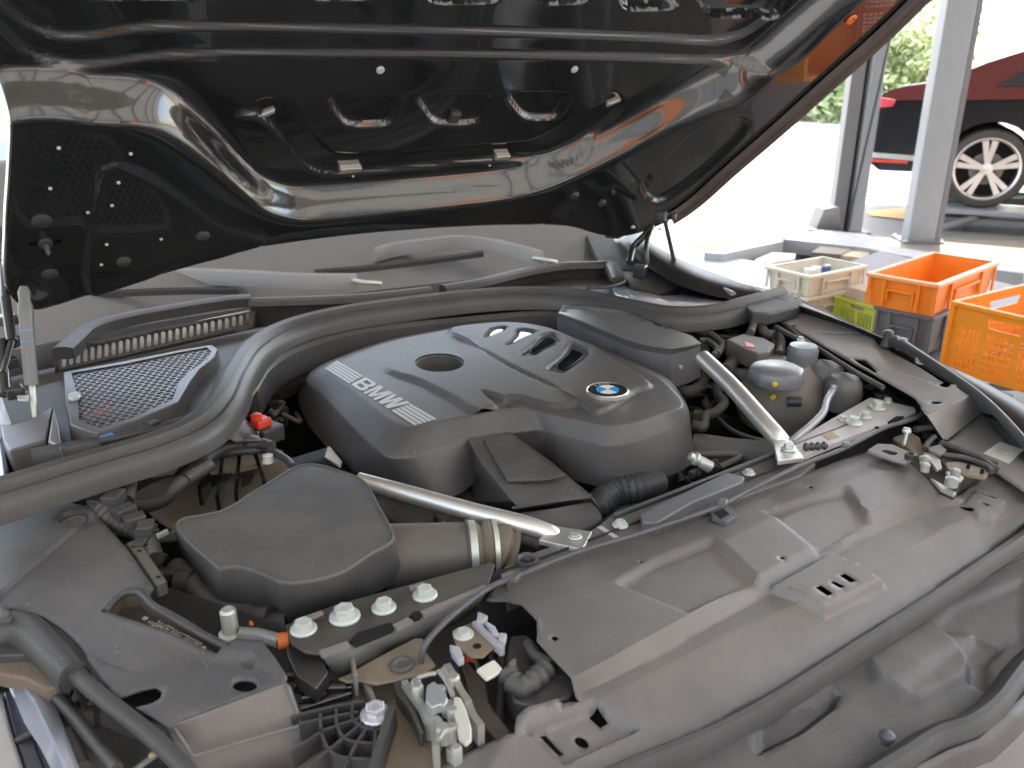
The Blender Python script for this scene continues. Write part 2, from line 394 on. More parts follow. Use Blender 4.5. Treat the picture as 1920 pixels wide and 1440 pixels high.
a_in = upto(hline(kS((-260,190),(-60,172),(40,168),(100,160),(170,151),(240,144),(290,148),(330,167),(370,208),(410,252),(450,300),(490,338),(540,356),(600,352),(740,340),(900,326),(980,312),(1050,284),(1110,254),(1180,214),(1250,172),(1330,128),(1400,100),(1460,52),(1560,-40),(1700,-170)), 5, REC))
step1 = upto(hline(kS((-120,-10),(-30,30),(10,62),(40,92),(80,112),(140,123),(200,121),(280,110),(360,105),(460,102),(640,103),(900,105),(1200,110),(1330,115),(1410,104),(1470,70),(1530,10),(1600,-60)), 5, REC))
step2 = upto(hline(kS((-100,-40),(-20,0),(30,40),(70,66),(120,80),(180,79),(250,67),(320,62),(460,62),(700,66),(1000,71),(1250,80),(1340,84),(1400,70),(1450,35),(1500,-20),(1560,-80)), 5, REC))
bead = hps(kS((-60,10),(20,52),(70,74),(130,84),(200,74),(280,64),(420,62),(700,66),(1000,72),(1300,86),(1390,76),(1450,40),(1500,-20),(1540,10),(1490,70),(1420,104),(1330,114),(1000,108),(700,102),(500,102),(400,104),(300,112),(200,124),(140,126),(80,112),(30,82),(-40,40)), 4)
chan = hps(kS((448,214),(492,222),(530,262),(580,316),(640,328),(760,318),(900,304),(1000,300),(1062,284),(1110,250),(1166,205),(1150,176),(1100,204),(1040,246),(985,268),(880,276),(760,286),(660,290),(620,282),(585,246),(545,200),(510,186),(478,196)), 4, REC)
dsh = lambda x0, x1, y0, y1: hps([(x0, y0), ((x0+x1)/2, y0-2), (x1, y0), (x1-6, (y0+y1)/2), (x1-22, y1-2), ((x0+x1)/2, y1+2), (x0+28, y1-2), (x0+8, (y0+y1)/2)], 4, REC)
tri = hps(kS((166,545),(182,345),(195,312),(222,304),(280,328),(340,368),(420,425),(500,448),(430,470),(300,505)), 4)
tri2 = hps(kS((1205,345),(1265,285),(1320,240),(1390,222),(1400,245),(1350,300),(1290,350),(1235,380)), 4)
hf = [(a_out, REC, a_in), (step1, -.010, .016), (step2, -.010, .016), (chan, -.012, .012), (tri, .010, .014), (tri2, -.016, .016)]
for a in ((624,752,186,236),(790,916,182,232),(958,1066,178,222)): hf.append((dsh(*a), -.014, .012))
for x0, x1, y1 in ((140,480,14),(568,730,14),(802,956,20),(1008,1122,20),(1165,1290,30),(1318,1480,42)):
    hf.append((hps([(x0, -70), ((x0+x1)/2, -75), (x1, -75), (x1+4, -20), (x1-14, y1-6), ((x0+x1)/2, y1), (x0+16, y1-4), (x0-2, -25)], 4, REC), -.022, .010))
rimI = [p for p in rearE[int(len(rearE)*.55):]]
def hhf(V2):       # rolled rim: the sheet folds towards the viewer near its edge, and the whole bonnet bows
    s = sdist(V2, hood_out); r = np.clip(1-s/.035, 0, 1)
    return r*r*.006
hood = panel('bonnet', hood_out, M_gloss, car, feats=hf, res=.0068, thick=.014, emb=HW, hf=hhf, ang=50, label='open bonnet seen from below, glossy black with pressed ribs')
def hz(px, py, h=0.):
    o = 0.
    for _ in range(8):
        q = np.array([PH(px, py, o)]); o = .5*o+.5*(float(hhf(q)[0])+float(relief(hf, q)[0]))
    return HW(*PH(px, py, o), o+h)
for x, y, r in ((78,413,.017),(93,513,.015),(380,442,.014),(232,490,.014),(1077,366,.013),(1128,381,.013),(1218,372,.013)):
    lathe('screw_cap', hz(x, y), [(r, 0), (r, .003), (r*.8, .006), (r*.3, .008)], M_rub, hood, axis=HN, n=20)
for x, y in ((713,131),(1077,130)):
    lathe('plug', hz(x, y), [(.0085, 0), (.008, .003), (.004, .004)], M_wht, hood, axis=HN, n=16, label='small pale round plug')
for x, y in ((110,277),(94,353),(210,385),(222,342),(245,288),(200,458),(190,496),(302,448),(662,330),(918,310),(165,398)):
    lathe('screw', hz(x, y), [(.0032, 0), (.003, .002), (.001, .003)], M_wht, hood, axis=HN, n=10)
for x, y, w_, h_ in ((655,312,.05,.006),(940,290,.04,.006)):
    c = hz(x, y, .012); prism('clip', [c+HU*(a*w_/2)+HV*(b*h_) for a, b in ((-1,-1),(1,-1),(1,1),(-1,1))], -HN*.014, M_alu, hood, bevel=.001)
c = hz(851, 217, .010); prism('clip', [c+HU*(a*.012)+HV*(b*.013) for a, b in ((-1,-1),(1,-1),(1,1),(-1,1))], -HN*.016, M_rub, hood, bevel=.002)
for x, y in ((497,212),(1150,190)):
    c = hz(x, y, .006); prism('clip', [c+(HU*a*.016+HV*b*.005+HV*a*.009) for a, b in ((-1,-1),(1,-1),(1,1),(-1,1))], -HN*.012, M_alu, hood, bevel=.0015)
# rubber seal folded over the bonnet's right edge
rp = [HW(u, v, .012) for u, v in [tuple(p) for p in rearE[66:]]+[tuple(endR)]]
rp = [p-HU*.016 for p in rp]
M_edge = mat('brown_black_edge_seal', (.10,.08,.074), .38, var=.1)
sweep('edge_seal', rp, [(-.034,-.008),(-.028,.004),(-.018,.008),(-.008,.004),(.000,.003),(.008,.012),(.016,.013),(.022,.004),(.024,-.012)], M_edge, hood, ups=HN)
lathe('glare_ring', hz(1595, 35, .002), [(.014, 0), (.014, .003), (.009, .005), (.008, -.002)], M_org, hood, axis=HN, n=24, label='orange ring standing for a reflection at the bonnet edge')  # raised orange ring put in for a reflection on the paint
# left striker under the bonnet and its bracket
c = hz(85, 455)
lathe('striker', c, [(.012, 0), (.012, .006), (.005, .008), (.004, .024), (.001, .028)], M_rub, hood, axis=HN)
prism('latch_bracket', [c+HU*a*.03+HV*b*.008 for a, b in ((-1,-1),(1,-1),(1,1),(-1,1))], -HN*.01, M_steel, hood, bevel=.002)
M_hgrey = mat('hinge_steel', (.03,.03,.032), .3, coat=.5)

# ---------------- windscreen, cowl and wipers
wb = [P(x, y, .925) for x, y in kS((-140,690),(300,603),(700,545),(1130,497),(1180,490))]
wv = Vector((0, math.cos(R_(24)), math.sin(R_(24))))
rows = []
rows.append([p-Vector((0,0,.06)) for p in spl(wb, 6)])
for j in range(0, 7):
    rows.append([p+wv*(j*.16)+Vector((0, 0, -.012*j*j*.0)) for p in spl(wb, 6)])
loft('windscreen', rows, M_glass, car, closed=False, thick=.005, label='windscreen with a pale grey reflection painted into the glass')
# A pillar and right fender line behind the hinge
prism('windscreen_pillar', [P(1098,440,1.0),P(1150,432,1.0),P(1215,470,.985),P(1225,515,.975),P(1125,498,.98)], .03, mat('pillar_trim', (.05,.047,.045), .7, spec=.2, var=.05), car, bevel=.006)
def band(name, px_top, z0, prof, m, parent=car, n=6, **k):
    pts = [P(x, y, z0 if not isinstance(z0, (list, tuple)) else z0[i]) for i, (x, y) in enumerate(px_top)]
    return sweep(name, spl(pts, n), prof, m, parent, **k)
# cowl trim in two halves
cpro = [(-.014,-.018),(-.014,.004),(-.006,.008),(.012,.008),(.026,.004),(.026,-.018)]
M_cowl = mat('warm_black_cowl', (.035,.032,.03), .5, dust=.1)
cpro2 = [(-.012,-.075),(-.012,-.006),(-.006,.002),(.012,.004),(.026,-.002),(.03,-.012),(.012,-.016),(.006,-.07)]
band('cowl_trim', kS((112,658),(135,637),(160,616),(210,599),(300,581),(420,562),(470,558)), [.985]*7, cpro, M_cowl)
band('cowl_trim', kS((470,560),(520,559),(640,555),(730,548),(806,539)), .985, cpro2, M_cowl)
band('cowl_trim', kS((828,536),(900,524),(980,505),(1050,494),(1110,492),(1150,493),(1166,520)), .99, cpro2, M_cowl, label='right half of the cowl trim with a curled end')
tube('drain_hook', [P(x, y, .985) for x, y in kAA((1400,288),(1500,280),(1575,260),(1585,240),(1560,232))], .0035, M_rub, car)
# slotted vent under the trim : a leaning black plate pierced by upright slots
A0, A1 = P(108, 700, .93), P(478, 610, .93)
vdir = (A1-A0); vl = vdir.length; vdir.normalize(); vn = vdir.cross(Vector((0, .25, 1))).normalized(); vup = vn.cross(vdir).normalized()
slots = []
def vat(px, py):
    d = ray(px, py); t = (A0-CAM).dot(vn)/d.dot(vn); q = CAM+d*t-A0; return Vector((q.dot(vdir), q.dot(vup)))
for i in range(27):
    f = i/26; x = 121+f*(466-121); yt = 500+(492-f*220-(0))/3.-3; yb = yt+27-f*8
    c4 = [vat(x-4.4, yb), vat(x+4.4, yb), vat(x+4.4, yt), vat(x-4.4, yt)]; q8 = []
    for k in range(4):
        p_, n_, l_ = c4[k], c4[(k+1) % 4], c4[k-1]; r = .0028; q8 += [p_+(l_-p_).normalized()*r, p_+(n_-p_).normalized()*r]
    slots.append(q8)
vo = [vat(*q) for q in kS((104,700),(480,616),(480,582),(104,650))]
panel('slotted_vent', vo, M_cowl, car, holes=slots, res=.03, thick=.004, emb=lambda u, v, h: A0+vdir*u+vup*v+vn*h, label='black vent with a row of upright slots')
M_pale = mat('slot_light_pale', (.85,.84,.82), .6)  # pale sheet set behind the slots in place of light showing through
pl = [A0+vdir*u+vup*v+Vector((0, .018, 0)) for u, v in ((min(q.x for q in slots[0])-.006, min(q.y for q in slots[0])-.008), (max(q.x for q in slots[-1])+.004, min(q.y for q in slots[-1])-.008), (max(q.x for q in slots[-1])+.004, max(q.y for q in slots[-1])+.002), (min(q.x for q in slots[0])-.006, max(q.y for q in slots[0])+.002))]
mk('slot_light_sheet', pl, [(0,1,2,3)], M_pale, car, thick=.003)
# lower cowl tray behind the seals
cowl = Surf([(0,760,.90),(110,720,.92),(480,640,.93),(820,575,.94),(1160,520,.95),(0,900,.90),(200,850,.92),(420,700,.94),(600,620,.95),(1000,560,.95),(1300,540,.95),(1480,545,.95),(1250,500,.95)])
panel('cowl_tray', on(cowl, kS((-60,760),(110,715),(480,630),(820,560),(1160,505),(1260,500),(1500,555),(1420,580),(1200,590),(900,565),(600,605),(480,680),(410,790),(380,840),(100,870),(-60,900))), M_cowl, car, surf=cowl, res=.03, thick=.004)
pprism('plenum_floor', kS((-80,730),(80,672),(500,565),(1150,470),(1250,505),(1230,640),(600,700),(0,990)), .86, .02, M_dark, car, bevel=0)
# wipers
def wiper(px, wpx, z, blade, hook):
    wi = sweep('wiper_arm', spl([P(x, y, z+dz) for (x, y, dz) in px], 8), lambda t: [(a*wpx*.9*(1-.35*abs(2*t-1)**3), b*.026) for a, b in ((-.5,-.6),(-.5,.2),(-.35,.8),(0,1),(.35,.8),(.5,.2),(.5,-.6))], M_wip, car, label=blade[1])
    sweep('wiper_blade', spl([P(x, y, z+dz) for (x, y, dz) in blade[0]], 6), [(-.006,-.008),(-.006,.004),(0,.010),(.006,.004),(.006,-.008)], M_rub, wi)
    tube('wiper_linkage', [P(x, y, z+dz) for (x, y, dz) in hook], .006, M_zinc, wi)
wiper([(205,533,-.012),(320,520,0),(450,523,.004),(560,529,.002),(668,530,-.01)], .045, .985, ([(130,555,0),(300,547,0),(448,545,0)], 'pale grey wiper arm lying across the windscreen'), [(655,524,0),(680,529,0),(715,532,-.01)])
wiper([(702,480,0),(740,470,.005),(800,462,.015),(860,456,.018),(920,462,.012),(980,476,.004),(1016,486,-.004)], .036, 1.00, ([(590,512,-.01),(700,502,0),(800,490,0),(905,476,0)], 'arched grey wiper arm at the windscreen centre'), [(1000,484,0),(1025,488,0),(1044,492,-.01)])
# ---------------- big moulded seal along the bulkhead
SEALP = [(-40,935,.985),(60,905,.985),(180,868,.985),(290,835,.985),(370,800,.985),(415,755,.985),(440,705,.985),(475,655,.985),(540,616,.985),(640,590,.985),(760,572,.985),(880,558,.985),(980,552,.985),(1080,556,.985),(1180,576,.98),(1260,590,.98),(1340,586,.98),(1410,568,.985),(1470,552,.985)]
M_seal = mat('moulded_rubber', (.062,.062,.062), .42, dust=.10)
sprof = [(-.030,-.02),(-.028,.002),(-.020,.014),(-.008,.019),(.004,.016),(.010,.006),(.014,.004),(.022,.006),(.030,.000),(.034,-.012),(.036,-.030),(.028,-.034),(-.02,-.034)]
band('bulkhead_seal', [(a, b) for a, b, c in SEALP], [c for a, b, c in SEALP], sprof, M_seal, label='thick moulded rubber seal curving round the engine', n=8)
sprof2 = [(-.014,-.03),(-.014,0),(-.006,.008),(.004,.008),(.012,0),(.014,-.05)]
band('bulkhead_flange', kS((470,735),(500,690),(560,655),(650,628),(760,612),(880,600),(1000,590),(1060,592)), .95, sprof2, M_plas)
# dusty rubber skirt hanging from the seal above the left strut tower
sk = TriSurf([[(-60,960,.965),(60,928,.965),(160,896,.965),(300,862,.965),(400,818,.965),(450,770,.96)], [(-60,1000,.955),(60,965,.955),(160,925,.950),(235,905,.948),(300,890,.945),(400,850,.948),(470,800,.945)], [(-60,1040,.935),(60,990,.935),(130,955,.935),(180,925,.93),(240,935,.925),(310,925,.925),(400,880,.93),(490,822,.92)]])
skp = panel('rubber_skirt', on(sk, kS((-60,955),(60,925),(160,893),(300,858),(400,815),(450,768),(478,800),(490,826),(430,842),(380,870),(330,905),(290,915),(270,900),(245,884),(215,882),(185,900),(165,915),(100,935),(40,968),(-60,1005))), M_seal, car, surf=sk, res=.012, thick=.003, ang=60, feats=[(onp(sk, kS((190,905),(215,893),(245,895),(268,912),(240,925),(205,922)), 3), .010, .012), (onp(sk, kS((60,935),(160,905),(165,915),(70,950)), 3), -.006, .01)])
M_fold = mat('tan_dust_fold', (.26,.20,.13), .8, var=.3)
for q in (((0,962),(60,938),(90,925),(120,905),(160,893)), ((185,893),(205,880),(240,876),(262,890),(285,892),(330,868),(360,855)), ((430,800),(455,770),(470,745),(490,715))):
    tube('skirt_fold', [sk.at(x, y, .0006) for x, y in q], .0022, M_fold, skp)
# ribbed cable run beside the grille
band('cable_duct', kS((60,855),(180,833),(290,808),(350,790),(395,768)), .955, [(-.012,-.012),(-.012,.006),(-.004,.011),(.006,.009),(.012,0),(.012,-.012)], M_rub)
tube('harness', [P(x, y, .965) for x, y in kC((560,985),(700,955),(870,915),(1050,860),(1150,820),(1210,770))], .0065, M_rub, car)
box('cable_clip', P(202,822,.965), (.018,.012,.006), M_blue, car, rot=.3, bevel=.001)
box('cable_clip', P(290,802,.965), (.016,.016,.012), M_rub, car, rot=.4, bevel=.002)

# ---------------- hexagon mesh intake at the left
GZ = .965
gout = [P(x, y, GZ) for x, y in kC((358,592),(700,530),(1000,470),(1190,438),(1222,462),(1205,505),(1120,575),(1070,640),(1000,762),(760,865),(545,932),(470,915),(398,886),(385,820),(370,740))]
gc = sum(gout, Vector())/len(gout)
gin = [v+(gc-v).normalized()*.019 for v in gout]
rings = [[v.copy() for v in gin], [v.copy() for v in gout], [v+(v-gc)*.01+Vector((0, 0, -.006)) for v in gout], [v+(v-gc)*.03+Vector((0, 0, -.05)) for v in gout]]
M_int = mat('intake_plastic', (.13,.127,.132), .36, dust=.12)
gr = loft('air_intake', rings, M_int, car, bevel=.002, label='air intake covered by a black hexagon mesh')
V = []; F = []; gp = [(v.x, v.y) for v in gin]; pitch = .0150; gx0 = min(p[0] for p in gp); gx1 = max(p[0] for p in gp); gy0 = min(p[1] for p in gp); gy1 = max(p[1] for p in gp)
cells = []; j = 0; y = gy0
while y < gy1:
    x = gx0+(pitch/2 if j % 2 else 0)
    while x < gx1: cells.append((x, y)); x += pitch
    y += pitch*.866; j += 1
keep = sdist(np.array(cells), gp) > -.003
for (x, y), kk in zip(cells, keep):
    if not kk: continue
    b = len(V)
    for r, z in ((pitch*.578, 0), (pitch*.44, 0), (pitch*.42, -.006)):
        for i in range(6):
            a = math.pi/6+i*math.pi/3; V.append((x+r*math.cos(a), y+r*math.sin(a), GZ-.003+z))
    for q in (0, 6):
        for i in range(6): F.append((b+q+i, b+q+(i+1) % 6, b+q+6+(i+1) % 6, b+q+6+i))
mk('mesh_grille', V, F, M_int, gr, kind='stuff', flat=True)
mk('filter_element', [v+Vector((0, 0, -.035)) for v in gin], [tuple(range(len(gin)))], mat('dim_filter', (.11,.11,.12), .8), gr)
for x, y, s in kC and [(184,790,.016),(196,783,.014),(327,733,.010)]:
    box('red_cap', P(x, y, GZ-.018), (s*2, s, .013), M_red, gr, bevel=.002)
pprism('clip', kC((380,735),(385,710),(430,698),(455,712),(440,735),(400,745)), GZ+.006, .006, M_zinc, gr, bevel=.002)

# ---------------- left corner: gas strut, hinge, black cover box
st = tube('gas_strut', [P(66,783,.93), P(58,700,1.0)], .0055, M_zinc, car, sm=0, label='left gas strut of the bonnet')
a, b = P(59,722,.985), P(49,592,1.10); sv = b-a
tube('strut_body', [a, b], .0115, mat('strut_grey', (.17,.175,.17), .4, metal=.2), st, sm=0, n=20)
for f in (.62, .78): tube('strut_band', [a+sv*f, a+sv*(f+.012)], .0120, M_blue, st, sm=0, n=20)
lathe('strut_joint', b-sv*.02, [(.0125, 0), (.0125, .02), (.0095, .028), (.0105, .045), (.006, .055)], mat('strut_grey', (.2,.2,.2)), st, axis=sv)
ht = [P(x, y, .955) for x, y in kU((0,1195),(70,1195),(150,1175),(240,1125),(285,1090),(250,1280),(50,1338),(15,1280))]
prism('hinge_cover', ht, .06, M_int, car, bevel=.004, label='black box cover at the foot of the left strut')
prism('hinge_cover_wing', [P(x, y, .965) for x, y in kU((288,1085),(320,1210),(335,1330),(300,1310),(258,1285))], .05, M_int, car, bevel=.004)
ax, bx = P(8, 470, 1.16), P(14, 800, .94)
for i, (x0, y0, z0, x1, y1, z1, r) in enumerate(((2,430,1.2,10,560,1.10,.008),(10,560,1.1,22,640,1.04,.009),(2,640,1.04,10,740,.97,.010),(22,640,1.04,6,700,1.0,.006))):
    tube('hinge_arm', [P(x0, y0, z0), P(x1, y1, z1)], r, M_hgrey, car, sm=0)
for x, y, z, s in ((15,610,1.05,.03),(25,650,1.02,.028),(18,690,.99,.03),(30,745,.96,.03)):
    box('hinge_block', P(x, y, z), (s, s, s*.7), M_hgrey, car, rot=random.random(), bevel=.004)
pprism('hinge_plate', kU((90,1040),(155,1038),(150,1065),(95,1062)), .97, .004, M_zinc, car, bevel=.001)
prism('wing_edge', [P(x, y, .95) for x, y in kU((0,1045),(12,1050),(62,1190),(50,1200),(0,1195))], .03, mat('pale_wing', (.45,.47,.48), .35), car, bevel=.003)
# pieces of body behind the left hinge
prism('left_wing', [P(x, y, .93) for x, y in kS((-260,760),(0,752),(20,900),(-10,960),(-260,1000))], .3, M_gloss, car, bevel=.01)

# ---------------- right hinge and strut
hg = tube('hinge_arm', [P(x, y, z) for x, y, z in ((1180,492,1.0),(1187,465,1.03),(1205,445,1.06),(1222,425,1.08))], .010, M_hgrey, car, label='right bonnet hinge arm')
tube('hinge_link', [P(1214,503,.99), P(1212,460,1.05), P(1222,425,1.08)], .007, M_hgrey, hg)
tube('gas_strut', [P(1277,535,.97), P(1262,480,1.02), P(1243,398,1.12)], .0065, M_rub, car, sm=0, label='right gas strut of the bonnet')
tube('strut_rod', [P(1270,505,.99), P(1279,537,.96)], .004, M_zinc, car, sm=0)
for x, y, z, s in ((1200,520,.98,.035),(1240,415,1.10,.03),(1262,412,1.10,.02),(1152,445,1.02,.05)):
    box('hinge_block', P(x, y, z), (s, s, s), M_hgrey, car, rot=.5, bevel=.006)
for x, y, z in ((1187,427,1.09),(1237,431,1.08),(1224,504,.995)): bolt(P(x, y, z), .007, car, h=.5)
# ---------------- engine cover
RT = kD((215,368),(420,285),(620,240),(790,212),(960,203),(1110,225),(1240,275),(1400,335),(1540,400),(1625,460),(1692,545),(1600,584),(1480,622),(1370,632),(1250,612),(1120,585),(1020,562),(930,568),(830,585),(700,607),(600,634),(520,642),(440,612),(380,568),(280,485),(200,425),(168,393))
RC = kD((150,370),(400,275),(610,228),(790,203),(960,196),(1115,218),(1250,266),(1410,325),(1560,395),(1655,460),(1722,590),(1640,655),(1490,708),(1370,724),(1250,699),(1150,675),(1075,655),(1000,662),(830,685),(690,722),(570,762),(450,775),(395,750),(340,705),(235,600),(140,500),(80,440))
RB = {10:(1738,750),11:(1690,825),12:(1530,878),13:(1400,900),14:(1290,888),15:(1180,850),16:(1100,800),17:(1000,790),18:(850,850),19:(720,935),20:(590,955),21:(450,920),22:(330,860),23:(240,795),24:(150,710),25:(75,610),26:(45,500)}
ZT, ZC, ZB = .962, .932, .86
nr = 6
tT = [P(x, y, ZT) for x, y in RT]; tC = [P(x, y, ZC) for x, y in RC]
tB = []
for i, c in enumerate(tC):
    if i in RB: q = kD(RB[i])[0]; tB.append(P(q[0], q[1], ZB))
    else: tB.append(Vector((c.x, c.y, ZB)))
T = spl(tT, nr, True); C_ = spl(tC, nr, True); B_ = spl(tB, nr, True)
cen = sum(T, Vector())/len(T)
def lerpring(a, b, f, dz=0): return [p.lerp(q, f)+Vector((0, 0, dz)) for p, q in zip(a, b)]
T0 = [p+(cen-p).normalized()*.006 for p in T]
rings = [T0, lerpring(T0, T, .7, .000), lerpring(T, C_, .05), lerpring(T, C_, .12, .0004), lerpring(T, C_, .5, .0006), lerpring(T, C_, .92, .0005), lerpring(T, C_, .98, 0), lerpring(C_, B_, .02, -.0005), lerpring(C_, B_, .05, 0), lerpring(C_, B_, .5, 0), B_]
cov = loft('engine_cover', rings, M_cover, car, ang=60, label='large dark grey plastic engine cover with BMW lettering')
fc = Flat(ZT)
c2 = lambda pts, n=5: [Vector(v[:2]) for v in spl([fc.at(x, y) for x, y in pts], n, True)]
efe = [(c2(kD((735,205),(1000,195),(1120,222),(1260,275),(1390,350),(1480,410),(1555,470),(1480,500),(1330,590),(1240,540),(1100,460),(960,392),(860,335),(770,290),(700,255)),4), .008, .009),
       (c2(kD((420,395),(560,310),(700,250),(860,340),(960,400),(1110,470),(1240,540),(1130,560),(960,520),(830,585),(700,520),(560,450)),4), .007, .010),
       (c2(kD((833,500),(900,515),(1000,562),(960,580),(900,560)),3), -.008, .006)]
tabs = [((840,268),(862,240),(900,224),(936,226),(925,240),(880,258),(855,272)),
        ((935,300),(975,262),(985,232),(1040,236),(1066,246),(1030,262),(980,285),(950,304)),
        ((993,340),(1045,300),(1085,258),(1130,248),(1170,270),(1165,290),(1100,325),(1040,355)),
        ((1110,402),(1180,340),(1210,296),(1245,302),(1296,330),(1240,385),(1180,425),(1150,425))]
for tb in tabs: efe.append((c2(kD(*tb), 3), -.007, .004))
hole = c2([(kD((650,380))[0][0]+46*math.cos(a), kD((650,380))[0][1]+17.5*math.sin(a)-0*math.cos(a)) for a in [2*math.pi*i/20 for i in range(20)]], 2)
top_ = panel('cover_top', [v for v in T0], M_cover, cov, surf=fc, holes=[hole], feats=efe, res=.0060, thick=0, ang=60)
hc = fc.at(*kD((650,380))[0])
hr_ = (Vector((hole[0].x, hole[0].y))-Vector((hc.x, hc.y))).length
hv = [Vector((p.x, p.y, ZT)) for p in hole]
loft('filler_recess', [[v+Vector((0, 0, .0045)) for v in hv], [v+Vector((0, 0, .002))-(v-hc)*.05 for v in hv], [v+Vector((0, 0, -.03))-(v-hc)*.10 for v in hv]], M_lid, cov, capB=True, label='round well for the oil filler')
lathe('oil_cap', hc+Vector((.004, -.004, -.03)), [(.022, 0), (.022, .012), (.018, .015), (.017, .012), (.001, .012)], M_lid, cov)
for tb in tabs:
    q = [fc.at(x, y) for x, y in kD(*tb)]; c = sum(q, Vector())/len(q)
    hh = .0085
    vv = [c+(v-c)*.62+Vector((.002, -.002, -.0025)) for v in q]
    prism('gloss_insert', spl([v+Vector((0, 0, hh)) for v in vv], 3, True), .006, M_glint, cov, bevel=.0015, label=None)
# lettering, laid as a thin print: unit square mapped onto the cover
def quadmap(q, surf, dz):
    a, b, c, d = [surf.at(x, y, 0) for x, y in q]      # (0,0) (1,0) (1,1) (0,1)
    return lambda u, v: (a*(1-u)*(1-v)+b*u*(1-v)+c*u*v+d*(1-u)*v)+Vector((0, 0, dz))
def glyph(name, poly, f, m, parent, holes=(), t=.0008):
    ol = [Vector(p) for p in poly]; P2 = list(ol); E = [(i, (i+1) % len(ol)) for i in range(len(ol))]
    for h in holes:
        b = len(P2); P2 += [Vector(p) for p in h]; E += [(b+i, b+(i+1) % len(h)) for i in range(len(h))]
    r = delaunay_2d_cdt(P2, E, [], 0, 1e-6); V2 = [v for v in r[0]]; FF = []
    for t_ in r[2]:
        c = np.array([[sum(V2[i].x for i in t_)/3, sum(V2[i].y for i in t_)/3]])
        if sdist(c, ol)[0] > 0 and all(sdist(c, h)[0] < 0 for h in holes): FF.append(t_)
    return mk(name, [f(v.x, v.y) for v in V2], FF, m, parent, thick=t, flat=True)
lq = kL((300,548),(1300,1190),(1560,1118),(430,460))
f = quadmap([lq[0], lq[1], lq[2], lq[3]], fc, .0014)
for k in range(5):
    v0, v1 = k*.205, k*.205+.15
    glyph('stripe', [(0, v0), (.305, v0), (.305, v1), (0, v1)], f, M_prnt, cov)
    glyph('stripe', [(.775, v0), (1., v0), (1., v1), (.775, v1)], f, M_prnt, cov)
def lett(name, pts, x0, x1, holes=()):
    g = lambda p: (x0+p[0]*(x1-x0), p[1])
    glyph(name, [g(p) for p in pts], f, M_prnt, cov, [[g(p) for p in h] for h in holes])
lett('letter_b', [(0,0),(.8,0),(.97,.08),(1,.2),(1,.38),(.9,.5),(1,.62),(1,.8),(.95,.93),(.8,1),(0,1)], .325, .452, [[(.27,.17),(.27,.41),(.7,.41),(.73,.36),(.73,.2),(.7,.17)], [(.27,.59),(.27,.83),(.7,.83),(.73,.8),(.73,.63),(.7,.59)]])
lett('letter_m', [(0,0),(.2,0),(.2,.7),(.4,0),(.6,0),(.8,.7),(.8,0),(1,0),(1,1),(.7,1),(.5,.3),(.3,1),(0,1)], .470, .605)
lett('letter_w', [(0,1),(.17,0),(.4,0),(.5,.62),(.6,0),(.83,0),(1,1),(.8,1),(.7,.35),(.61,1),(.39,1),(.3,.35),(.2,1)], .612, .765)
# round emblem
ec = P(1139, 732, ZT+.0125); zz = Vector((0, 0, 1))
em = lathe('emblem', ec, [(.0385, -.006), (.0385, .001), (.037, .0028), (.0355, .0022), (.0345, .0012), (.02, .0012)], mat('satin_silver', (.75,.73,.68), .3, metal=.9, var=0), cov, n=48, label='round blue and white BMW emblem')
lathe('emblem_ring', ec+zz*.0016, [(.0345, -.001), (.0345, 0), (.001, .0001)], mat('emblem_black', (.02,.025,.03), .2, var=0), em, n=48)
def sector(name, a0, a1, m, r=.0205):
    vs = [ec+zz*.0026]+[ec+zz*.0026+Vector((r*math.cos(a0+(a1-a0)*i/12), r*math.sin(a0+(a1-a0)*i/12), 0)) for i in range(13)]
    mk(name, vs, [(0, i, i+1) for i in range(1, 13)], m, em, thick=.001, flat=True)
EB = R_(10)
for i in range(4): sector('emblem_quarter', EB+i*math.pi/2, EB+(i+1)*math.pi/2, mat('emblem_blue', (.03,.32,.75), .25, var=0) if i % 2 else mat('emblem_white', (.85,.86,.8), .25, var=0))
def wtext(s, org, ux, uy, h, m, parent, name='lettering', z=0., mirror=False):
    cu = bpy.data.curves.new('t', 'FONT'); cu.body = s; cu.size = 1; cu.align_x = 'CENTER'; cu.align_y = 'CENTER'; cu.extrude = .01
    o = bpy.data.objects.new('t', cu); COL.objects.link(o); dg = bpy.context.evaluated_depsgraph_get(); me = o.evaluated_get(dg).to_mesh()
    V = [org+ux*(v.co.x*h)+uy*(v.co.y*h)+Vector((0, 0, z+v.co.z*h*.5)) for v in me.vertices]; F = [tuple(p.vertices) for p in me.polygons]
    o.evaluated_get(dg).to_mesh_clear(); bpy.data.objects.remove(o); bpy.data.curves.remove(cu)
    return mk(name, V, F, m, parent, flat=True)
camr = Vector((RGT.x, RGT.y, 0)); camf = Vector((RGT.y*-1, RGT.x, 0)).normalized()
for ch, an in (('B', 112), ('M', 88), ('W', 64)):
    a = R_(an-35+22); d = Vector((math.cos(a), math.sin(a), 0)); tng = Vector((d.y, -d.x, 0))
    wtext(ch, ec+d*.0275, tng, d, .011, M_wht, em, 'letter', z=.0022)
